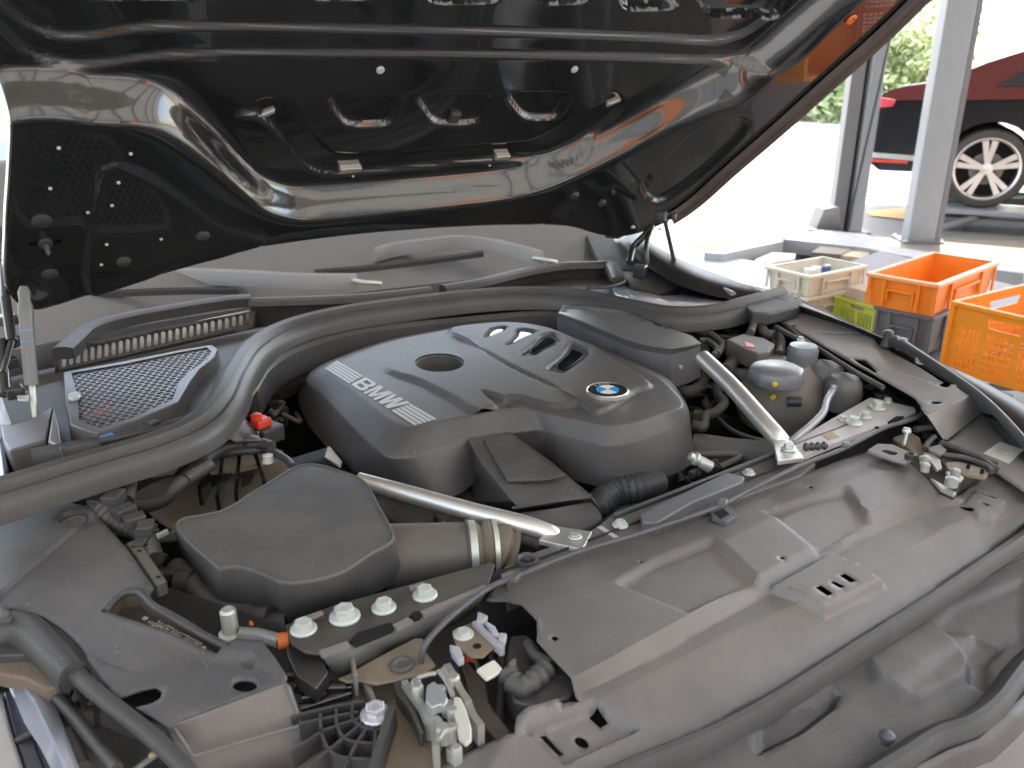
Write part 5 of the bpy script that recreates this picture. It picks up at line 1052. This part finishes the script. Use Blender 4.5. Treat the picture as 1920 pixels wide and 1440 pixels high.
# ---- lift posts
M_post = mat('post_blue_grey', (.27,.30,.34), .4, var=.04)
M_postd = mat('post_shade_steel', (.16,.17,.19), .45, var=.05)
def hpost(c, w_, d_, h, rot, label, box_=False):
    c = c.copy()
    t = top('lift_post', (c.x, c.y, 0), label, 'lift post', 'posts of the car lifts')
    if box_:
        box('column', (c.x, c.y, 0), (w_, d_, h), M_post, t, rot=rot, bevel=.02)
        box('column_rib', (c.x, c.y, 0)+Vector((math.cos(rot), math.sin(rot), 0))*(w_*.5+.05) if False else (Vector((c.x, c.y, 0))+Vector((math.cos(rot), math.sin(rot), 0))*(w_*.5+.028)), (.055, d_*.8, h), M_postd, t, rot=rot, bevel=.01)
    else:
        r = Vector((math.cos(rot), math.sin(rot), 0)); b = Vector((c.x, c.y, 0))
        box('column_flange', b-r*w_*.30, (w_*.42, d_, h), M_postd, t, rot=rot, bevel=.01)
        box('column_web', b-r*w_*.04, (.03, d_*.5, h), M_opshade, t, rot=rot, bevel=0)
        box('column_flange', b+r*w_*.27, (w_*.46, d_*1.2, h), M_post, t, rot=rot, bevel=.03)
        tube('lift_chain', [b-r*w_*.04+Vector((RGT.y, -RGT.x, 0))*d_*.5, b-r*w_*.04+Vector((RGT.y, -RGT.x, h))*1.0], .012, M_rub, t, sm=0)
    box('base_plate', (c.x, c.y, 0), (w_*1.5, d_*1.6, .02), M_postd, t, rot=rot, bevel=.004)
    for sx in (-1, 1):
        for sy in (-1, 1): bolt(Vector((c.x, c.y, .02))+Matrix.Rotation(rot, 3, 'Z')@Vector((sx*w_*.66, sy*d_*.7, 0)), .018, t, M_zinc)
    return t
rr = -YAW-R_(24)
c1 = P(1724, 428, .12); hpost(c1, .25, .22, 4.5, -YAW-R_(6), 'blue grey lift post standing in front of the dark car', True)
c2_ = P(1584, 416, .10); t2p = hpost(c2_, .30, .20, 4.5, -YAW-R_(6), 'two flanged grey lift post left of the dark car')
g = P(1575, 430, 0)
prism('base_gusset', [P(x, y, z) for x, y, z in ((1530,430,.02),(1546,392,.28),(1574,388,.30),(1578,434,.02))], Vector((.1, .18, 0)), M_post, t2p, bevel=.006)
# ---- sunken lift frame beyond the wing
M_lift = mat('lift_white_steel', (.42,.45,.48), .4, var=.05)
ld = top('lift_platform', P(1400, 520, 0), 'pale steel lift runway lying beside the car', 'lift platform')
prism('runway', [P(x, y, .10) for x, y in kS((1190,420),(1300,470),(1335,474),(1470,500),(1500,560),(1700,640),(1400,640),(1250,520))], .08, M_lift, ld, bevel=.005)
prism('frame_beam', [P(x, y, .16) for x, y in kT((1190,515),(1640,415),(1860,405),(1870,420),(1350,530))], .10, M_lift, ld, bevel=.003)
loft('beam_side', [[P(x, y, .155) for x, y in kT((1340,530),(1600,475),(1860,422))], [P(x, y, .155)+Vector((0, 0, -.15)) for x, y in kT((1340,530),(1600,475),(1860,422))]], M_postd, ld, closed=False, thick=.01)
prism('cross_beam', [P(x, y, .16) for x, y in kI((270,245),(300,240),(860,300),(1100,350),(1500,420),(1920,470),(1920,440),(1500,370),(1100,300),(870,210),(560,180))], .12, mat('lift_grey', (.34,.36,.39), .45), ld, bevel=.004)
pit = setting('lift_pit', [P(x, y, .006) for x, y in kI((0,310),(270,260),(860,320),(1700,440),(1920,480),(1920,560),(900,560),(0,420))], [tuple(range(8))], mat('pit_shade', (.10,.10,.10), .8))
for q, z, m, lb2 in ((((120,380),(240,330),(400,340),(390,370),(230,400)), .10, M_crm, 'flat cream pad lying on the lift frame'), (((500,330),(560,290),(790,300),(700,345)), .14, M_brown, 'dark brown board lying on the lift frame'), (((680,350),(790,300),(900,330),(860,370)), .13, M_tan, 'tan board leaning on the lift frame')):
    o = prism('pad' if m is M_crm else 'board', [P(x, y, z) for x, y in kI(*q)], .04, m, None, bevel=.004); tag(o, lb2, 'pad' if m is M_crm else 'board')
bt_ = P(*kI((1098,390))[0], .35)
o = lathe('bottle', Vector((bt_.x, bt_.y, .2)), [(.03,0),(.03,.08),(.02,.12),(.012,.13),(.012,.16),(.001,.16)], mat('white_bottle', (.8,.78,.74), .4), None); tag(o, 'small white bottle behind the solid orange crate', 'bottle')

# ---- crates
def rim4(px, z): return [P(x, y, z) for x, y in px]
def fix_rect(c0, cR, cL):        # corner, point along the first side, point along the second: a true rectangle
    a = cR-c0; b = cL-c0; a.z = b.z = 0; u = a.normalized(); v = (b-u*b.dot(u)); 
    return c0, u*a.length, v
def crate(name, c0, a, b, h, m, label, group=None, taper=.06, lip=.02, holes=False, handle=True, parentless=True, t=.006, mrim=None):
    u, v = a.normalized(), b.normalized(); La, Lb = a.length, b.length
    base = c0+a/2+b/2; base.z = c0.z-h
    T_ = top(name, base, label, 'crate', group)
    def rect(ins, z): return [c0+u*(x)+v*(y)+Vector((0, 0, z)) for x, y in ((ins, ins), (La-ins, ins), (La-ins, Lb-ins), (ins, Lb-ins))]
    tp = taper*h
    if not holes:
        loft('wall', [rect(lip, -h), rect(lip*.6, -.0), rect(lip*.6+t, 0), rect(lip+t+.004, -h+t)], m, T_, capB=True, ang=30, bevel=.002)
        prism_f = [rect(lip, -h)]
        mk('bottom', rect(lip+.004, -h), [(0,1,2,3)], m, T_, thick=.005)
    else:
        mk('bottom', rect(lip+.004, -h), [(0,1,2,3)], m, T_, thick=.005)
        bars = []
        for (o0, d, L) in ((rect(lip*.6, 0)[0], u, La-lip*1.2), (rect(lip*.6, 0)[1], v, Lb-lip*1.2), (rect(lip*.6, 0)[2], -u, La-lip*1.2), (rect(lip*.6, 0)[3], -v, Lb-lip*1.2)):
            nh = int(L/.016); nv = 6; hs = []
            y0 = -h*.93; y1 = -h*.32
            for i in range(2, nh-2):
                if i % 7 == 0: continue
                for j in range(nv):
                    yy = y0+(y1-y0)*(j+.15)/nv; x = L*(i+.5)/nh; hw = .0045; hh = (y1-y0)/nv*.36
                    hs.append([Vector((x-hw, yy)), Vector((x+hw, yy)), Vector((x+hw, yy+hh*2)), Vector((x-hw, yy+hh*2))])
            hs.append([Vector((L*.36, -h*.26)), Vector((L*.64, -h*.26)), Vector((L*.66, -h*.13)), Vector((L*.34, -h*.13))])
            nn = d.cross(Vector((0, 0, 1)))
            P2 = [Vector((0, -h)), Vector((L, -h)), Vector((L, 0)), Vector((0, 0))]; E = [(0,1),(1,2),(2,3),(3,0)]
            for q in hs:
                b0 = len(P2); P2 += q; E += [(b0+i, b0+(i+1) % 4) for i in range(4)]
            r = delaunay_2d_cdt(P2, E, [], 0, 1e-6); V2 = r[0]; tri = r[2]; C = np.array([[sum(V2[i].x for i in f)/3, sum(V2[i].y for i in f)/3] for f in tri]); ok = np.ones(len(C), bool)
            for q in hs:
                ok &= ~((C[:, 0] > q[0].x-1e-5) & (C[:, 0] < q[1].x+1e-5) & (C[:, 1] > q[0].y) & (C[:, 1] < q[2].y))
            mk('wall', [o0+d*p.x+Vector((0, 0, p.y)) for p in V2], [f for f, k_ in zip(tri, ok) if k_], m, T_, thick=.004, flat=True)
    mr_ = mrim or m
    R0, R1 = rect(-lip*.2, .004), rect(lip*.6+t+.002, .004)
    loft('rim', [R1, R0, [p+Vector((0, 0, -.016)) for p in R0], [p+Vector((0, 0, -.016)) for p in R1]], mr_, T_, ang=30, bevel=.003)
    # ribs and a moulded handle on the two sides facing the car
    for o0, d, L, s in ((rect(lip*.6, 0)[0], u, La-lip*1.2, 1), (rect(lip*.6, 0)[0], v, Lb-lip*1.2, -1)):
        nn = (d.cross(Vector((0, 0, 1)))*s).normalized()
        for f in (.0, .24, .76, 1.) if not holes else (0, 1.):
            q = o0+d*L*f; sw = .007
            prism('rib', [q-d*sw+nn*.010, q+d*sw+nn*.010, q+d*sw, q-d*sw], h*.96, m, T_, bevel=.002)
        if not holes and handle:
            q = o0+d*L*.5+Vector((0, 0, -h*.36)); hl = L*.2
            prism('handle', [q-d*hl+nn*.016, q+d*hl+nn*.016, q+d*hl, q-d*hl], .010, m, T_, bevel=.003)
            for f in (-1, 1): prism('handle_side', [q+d*(hl*f-.004)+nn*.014, q+d*(hl*f+.004)+nn*.014, q+d*(hl*f+.004), q+d*(hl*f-.004)], h*.4, m, T_, bevel=.002)
    return T_
M_co = mat('orange_crate_plastic', (.92,.26,.02), .45, var=.03)
M_cor = mat('orange_rim', (.95,.40,.16), .4, var=.02)
M_co2 = mat('amber_crate_plastic', (.93,.30,.015), .45, var=.03)
M_cg = mat('grey_crate_plastic', (.15,.15,.155), .5, var=.05)
M_cc = mat('cream_crate_plastic', (.72,.67,.56), .5, var=.03)
M_gr = mat('lime_crate_plastic', (.62,.70,.10), .5, var=.03)
c0 = P(1760, 536, .70); cL = P(1629, 512, .70); cR = P(1874, 492, .70)
c0, a_, b_ = fix_rect(c0, cR, cL)
crate('orange_crate', c0, a_, b_, .135, M_co, 'solid sided orange crate stacked on a grey crate', 'crates beside the car', mrim=M_cor)
g0 = c0+a_*.01+b_*.01+Vector((0, 0, -.142))
crate('grey_crate', g0+a_*.02, a_*.93, b_*.84, .17, M_cg, 'grey crate under the solid orange crate', 'crates beside the car')
p0 = P(1784, 566, .74); pR = P(1905, 522, .74)
q0 = P(1925, 598, .74)
p0, a2, b2_ = fix_rect(p0, q0+(q0-p0)*.5, pR+(pR-p0)*.25)
crate('orange_basket', p0, a2, b2_, .25, M_co2, 'amber orange perforated basket nearest the car', 'crates beside the car', holes=True, lip=.012)
lathe('price_tag', p0+Vector((-.01, -.01, -.03)), [(.008,-.03),(.014,-.02),(.010,.01),(.003,.02)], M_crm, WL and car if False else None) if False else None
k0 = P(1520, 520, .62); kL_ = P(1450, 498, .62); kR_ = P(1627, 499, .62)
k0, a3, b3 = fix_rect(k0, kR_, kL_)
crate('cream_crate', k0, a3, b3, .10, M_cc, 'upper cream crate holding small white parts', 'crates beside the car')
crate('cream_crate', k0+Vector((0, 0, -.107)), a3*.97, b3*.97, .13, M_cc, 'lower cream crate of the pale stack', 'crates beside the car')
for i, (f, gq, r, m) in enumerate(((.35,.45,.035,'w'),(.5,.5,.03,'w'),(.62,.45,.028,'b'),(.7,.5,.02,'w'))):
    q = k0+a3*f+b3*gq+Vector((0, 0, -.05))
    o = prism('small_box', [q+Vector((math.cos(t)*r, math.sin(t)*r, .05)) for t in (.3+i, 1.7+i, 3.3+i, 4.9+i)], .09, mat('white_bottle', (.8,.78,.74)) if m == 'w' else mat('navy_box', (.08,.12,.25), .5), None, bevel=.004)
    tag(o, ['white packet at the left inside the cream crate', 'white packet at the middle of the cream crate', 'dark blue box inside the cream crate', 'little white packet at the right inside the cream crate'][i], 'packet')
gA = P(1566, 556, .50); gB = P(1650, 580, .50); gC = P(1590, 530, .50)
gA, a4, b4 = fix_rect(gA, gB, gC)
b4 = Vector((-a4.y, a4.x, 0))
crate('lime_crate', gA, a4, b4.normalized()*.22, .13, M_gr, 'lime green perforated crate between cream and grey crates', 'crates beside the car', holes=True, lip=.01)
o = prism('cardboard_box', [gA+a4*x+b4.normalized()*y+Vector((0, 0, .055)) for x, y in ((.12,.03),(.85,.03),(.85,.18),(.12,.18))], .12, mat('pink_card', (.68,.58,.48), .8), None, bevel=.003); tag(o, 'pinkish cardboard box sitting in the lime green crate', 'box')
# trolley that carries the crates
tz = .37
tr = top('trolley', (c0.x, c0.y, 0), 'grey steel trolley under the row of crates', 'trolley')
tpts = [P(x, y, tz) for x, y in kS((1400,560),(1650,470),(2000,560),(2050,720),(1750,720))]
cx = sum(tpts, Vector())/5
prism('shelf', tpts, .03, M_cg, tr, bevel=.004)
for v in (tpts[0], tpts[1], tpts[2], tpts[4]):
    q = v.lerp(cx, .08); box('leg', (q.x, q.y, .05), (.04, .04, tz-.08), M_cg, tr, bevel=.003); lathe('castor', Vector((q.x, q.y, .03))-Vector((.0, .01, 0)), [(.03, 0), (.03, .02)], M_rub, tr, axis=Vector((0, 1, 0)))

# ---- the dark car on the far lift
bc_dir = Vector((RGT.x, RGT.y, 0)); ang0 = R_(-26)
bd = Matrix.Rotation(ang0, 3, 'Z')@bc_dir; bn = Vector((-bd.y, bd.x, 0))           # away from us
SCL = 1.107; hub = CAM+ray(1850, 318)*8.3
zb = hub.z-.35*SCL
bcar = top('dark_saloon', (hub.x+bd.x*1.4+bn.x*.9, hub.y+bd.y*1.4+bn.y*.9, zb), 'glossy dark saloon car raised on the far lift', 'car')
def B3(x, y, z): return Vector((hub.x, hub.y, 0))+bd*x*SCL+bn*y*SCL+Vector((0, 0, zb+z*SCL))
M_bc = mat('blue_black_paint', (.008,.008,.010), .14, spec=.25, var=0)
M_bw = mat('side_glass', (.02,.02,.025), .04, var=0)
prof = [(-.98,.36),(-1.05,.50),(-1.06,.72),(-1.02,.86),(-.96,1.0),(-.80,1.06),(-.50,1.10),(-.15,1.26),(.25,1.40),(.8,1.48),(1.5,1.47),(2.1,1.36),(2.7,1.06),(3.3,.98),(3.65,.84),(3.72,.55),(3.68,.34)]
def arch_(cx0): return [(cx0+.40*math.cos(t), .36+.40*math.sin(t)) for t in [math.pi*i/14 for i in range(15)]]
low = [(3.4,.25)]+[(x, max(z, .25)) for x, z in arch_(2.85)]+[(2.4,.22),(.5,.22)]+[(x, max(z, .25)) for x, z in arch_(0)]+[(-.45,.30),(-.9,.30)]
outl = prof+low
def belt(z): return .0 if z < .9 else (z-.9)*.42
V = []; nO = len(outl)
for y in (0, .04, 1.81, 1.85):
    e = 0 if y in (.04, 1.81) else .02
    for x, z in outl:
        yy = y+(belt(z) if y < 1 else -belt(z)); V.append(B3(x, yy, z if e == 0 else z))
F = []
for j in range(3):
    for i in range(nO): F.append((j*nO+i, j*nO+(i+1) % nO, (j+1)*nO+(i+1) % nO, (j+1)*nO+i))
F += [tuple(range(nO)), tuple(range(3*nO, 4*nO))]
body = mk('body', V, F, M_bc, bcar, ang=40, bevel=.012)
prism('upper_side', [B3(x, belt(z)-.004, z) for x, z in ((-.98,.93),(-.92,1.02),(-.78,1.06),(-.48,1.10),(-.14,1.255),(.25,1.395),(.8,1.475),(1.5,1.465),(2.1,1.355),(2.65,1.07),(1.6,.97),(.5,.96))], bn*.01, mat('maroon_upper', (.10,.018,.018), .15, spec=.45, var=0), bcar, bevel=0)  # maroon layer set over the dark upper body
prism('side_window', [B3(x, .0+belt(z)-.014, z) for x, z in ((-.05,1.06),(.25,1.27),(.75,1.38),(1.4,1.38),(1.95,1.25),(2.2,1.06))], bn*.01, M_bw, bcar, bevel=0)
prism('rear_lamp', [B3(x, -.012, z) for x, z in ((-1.01,.86),(-.86,.88),(-.84,.94),(-.98,.96))], bn*.3, mat('red_lamp', (.6,.05,.08), .15, coat=.5), bcar, bevel=.01)
prism('bumper_strip', [B3(x, -.014, z) for x, z in ((-1.05,.42),(-.60,.40),(-.60,.45),(-1.06,.47))], bn*.2, mat('bumper_chrome', (.8,.8,.8), .15, metal=1), bcar, bevel=.004)
prism('reflector', [B3(x, -.020, z) for x, z in ((-1.04,.38),(-.66,.375),(-.66,.40),(-1.04,.405))], bn*.1, M_red, bcar, bevel=.002)
prism('sill', [B3(x, -.012, z) for x, z in ((.45,.24),(2.45,.24),(2.45,.32),(.45,.32))], bn*.05, M_bw, bcar, bevel=.004)
def wheel(x, y, s):
    c = B3(x, y, .35); ax_ = bn*s       # towards the outside = -bn on our side
    o = -bn*s
    w0 = lathe('wheel', c, [(a*SCL,b) for a,b in [(.262,-.10),(.30,-.115),(.335,-.105),(.35,-.07),(.35,.07),(.335,.105),(.30,.115),(.275,.108),(.268,.09)]], mat('tyre_rubber', (.05,.048,.046), .7, dust=.2), bcar, axis=o, n=56, cap=False)
    lathe('rim', c, [(a*SCL,b) for a,b in [(.268,.10),(.276,.108),(.268,.112),(.255,.10),(.248,.04),(.245,-.06),(.2,-.07),(.001,-.07)]], mat('alloy_silver', (.70,.68,.66), .3, metal=.8, var=.03), w0, axis=o, n=56, cap=False)
    lathe('brake_disc', c, [(.16,0),(.16,.01),(.08,.014),(.001,.014)], M_grey, w0, axis=o)
    u1 = bd; v1 = Vector((0, 0, 1))
    for k in range(5):
        for dd in (-.16, .16):
            a1 = 2*math.pi*k/5+.35; ca = a1+dd*.55
            p0_ = c+o*.085+(u1*math.cos(ca)+v1*math.sin(ca))*.035; p1_ = c+o*.095+(u1*math.cos(a1+dd)+v1*math.sin(a1+dd))*.252*SCL
            tn = (p1_-p0_).normalized(); sd2 = tn.cross(o).normalized()
            prism('spoke', [p0_-sd2*.018, p1_-sd2*.030, p1_+sd2*.030, p0_+sd2*.018], -o*.03, MC['alloy_silver'], w0, bevel=.005)
    lathe('hub_cap', c+o*.07, [(.06,0),(.058,.02),(.03,.028),(.001,.028)], MC['alloy_silver'], w0, axis=o)
for x in (0, 2.85):
    wheel(x, .12, 1); wheel(x, 1.73, -1)
lathe('wheel_arch_liner', B3(0, .14, .36), [(.40, .0), (.40, -.3), (.001, -.3)], M_opshade, bcar, axis=-bn, n=40)
rp_ = top('lift_ramp', (hub.x+bd.x*1.4, hub.y+bd.y*1.4, 0), 'grey ramp lift under the dark saloon', 'lift ramp')
for y in (.12, 1.73):
    prism('runway', [B3(x, y+dy, -.001) for x, dy in ((-.45,-.25),(3.6,-.25),(3.6,.25),(-.45,.25))], .05, M_post, rp_, bevel=.01)
    prism('side_rail', [B3(x, y+dy, -.08) for x, dy in ((-.40,-.22),(3.6,-.22),(3.6,.22),(-.40,.22))], .07, M_postd, rp_, bevel=.01)
    for x in (-.2, 1.4, 3.0): prism('support', [B3(x+dx, y+dy, -.15) for dx, dy in ((-.1,-.15),(.1,-.15),(.1,.15),(-.1,.15))], max(.05, zb-.16), M_postd, rp_, bevel=.01)
tube('lift_arm', [P(x, y, z) for x, y, z in ((1752,432,.06),(1790,420,.10),(1830,408,.14))], .035, M_postd, rp_, sm=0)

# ---- garden beyond: trees and hedge, blown-out daylight put into the pale leaf colour, and two distant cars
M_leaf = mat('leaf_green', (.32,.38,.16), .7, var=.4, scale=3); M_bark = mat('bark', (.12,.09,.06), .9)
def foliage(name, c, rx, ry, rz, n, parent, s=.22, seed=1):
    r = random.Random(seed); V = []; F = []; cl_ = [Vector((r.gauss(0, .5), r.gauss(0, .5), r.gauss(0, .5))) for _ in range(14)]
    for i in range(n):
        q = cl_[r.randrange(14)]+Vector((r.gauss(0, .22), r.gauss(0, .22), r.gauss(0, .22)))
        p = c+Vector((q.x*rx, q.y*ry, q.z*rz)); a = Vector((r.gauss(0, 1), r.gauss(0, 1), r.gauss(0, 1))).normalized(); b2 = a.orthogonal().normalized(); k_ = s*r.uniform(.5, 1)
        b0 = len(V); V += [p+a*k_, p+b2*k_*.5, p-a*k_, p-b2*k_*.5]; F.append((b0, b0+1, b0+2, b0+3))
    return mk(name, V, F, M_leaf, parent, flat=True, kind='stuff' if n > 300 else None)
for i, (x, y, t, sz, lb3) in enumerate(((1500,190,30,1.6,'low shrub at the far left of the distant greenery'),(1560,150,33,2.4,'tree seen between the bonnet and the flanged post'),(1665,120,34,2.6,'tree seen between the two lift posts'),(1700,215,28,1.5,'round shrub just left of the blue grey post'),(1450,220,36,2.2,'tree behind the edge of the bonnet'),(1620,230,30,1.4,'shrub behind the flanged post'))):
    c = CAM+ray(x, y)*t; T_ = top('tree' if sz > 2 else 'shrub', (c.x, c.y, 0), lb3, 'tree' if sz > 2 else 'shrub', 'distant greenery')
    sz *= 1.7; base = Vector((c.x, c.y, 0)); zc = max(c.z, sz*.5)
    tube('trunk', [base, base+Vector((.1, 0, zc*.5)), Vector((c.x, c.y, zc))], lambda f: .16*(1-f*.7), M_bark, T_)
    for k in range(3): tube('limb', [base+Vector((0, 0, zc*.6)), Vector((c.x+math.cos(k*2.1)*sz*.5, c.y+math.sin(k*2.1)*sz*.5, zc+sz*.3))], .05, M_bark, T_, sm=0)
    foliage('crown', Vector((c.x, c.y, zc)), sz, sz, sz*.8, 2600, T_, s=.24, seed=i+3)
def far_car(px, py, t, m, label):
    c = CAM+ray(px, py)*t; c.z = 0; T_ = top('distant_car', (c.x, c.y, 0), label, 'car', 'cars parked far off'); u = bc_dir; n = Vector((-u.y, u.x, 0))
    f = lambda x, y, z: c+u*x+n*y+Vector((0, 0, z))
    pr_ = [(-2.1,.3),(-2.15,.75),(-1.9,.95),(-1.2,1.05),(-.7,1.42),(.6,1.42),(1.2,1.0),(2.0,.88),(2.15,.6),(2.1,.3)]
    prism('body', [f(x, -.85, z) for x, z in pr_], n*1.7, m, T_, bevel=.08)
    prism('window', [f(x, -.88, z) for x, z in ((-1.05,1.0),(-.65,1.33),(.55,1.33),(1.0,1.0))], n*.02, M_bw, T_, bevel=0)
    for x in (-1.3, 1.3): lathe('wheel', f(x, -.88, .32), [(.32,0),(.32,.15),(.2,.16),(.001,.16)], MC['tyre_rubber'], T_, axis=n)

# ---- workshop furniture behind the camera, mirrored in the bonnet paint
def cab(x, y, w_, d_, h, m, label, rot=0):
    t = top('tool_cabinet', (x, y, 0), label, 'cabinet', 'tool cabinets')
    b = box('carcass', (x, y, 0), (w_, d_, h), m, t, rot=rot, bevel=.01)
    for k in range(4): box('drawer', (x, y+d_/2+.01, .1+k*h*.22), (w_*.9, .02, h*.19), m, t, rot=rot, bevel=.005)

for x, y, w_, d_, h, m, lb4 in ((-.5,-2.6,.9,.6,1.25,M_co,'orange drawer cabinet standing in front of the parked car'),(.2,-4.4,.8,.5,1.9,M_post,'tall blue grey cabinet standing in the yard in front of the car'),(3.6,-4.6,.7,.5,1.8,M_cg,'dark grey cabinet standing in the yard in front of the car')):
    cab(x, y, w_, d_, h, m, lb4)
# unseen building added to reflect grey, bounce light and block sky from the bonnet
bl_ = top('reflector_building', (1, -15, 0), 'pale grey building added behind the camera as a reflector', 'building')
M_bl2 = mat('reflector_pale_grey', (.34,.32,.30), .8, var=.06, scale=2)
box('wall', (1, -15, 0), (60, 1, 16), M_bl2, bl_, bevel=0)
for k in range(9):  # doors and pilasters added for the bands they reflect
    x = -19+k*5
    box('reflector_door', (x, -14.42, 0), (3.2, .1, 3.6), mat('reflector_door_orange', (.55,.17,.04), .6) if k in (3, 6) else mat('reflector_door_grey', (.20,.22,.24), .5), bl_, bevel=0)
    box('reflector_pilaster', (x+2.5, -14.35, 0), (.5, .3, 15.8), mat('reflector_pilaster_dark', (.16,.17,.18), .7), bl_, bevel=0)
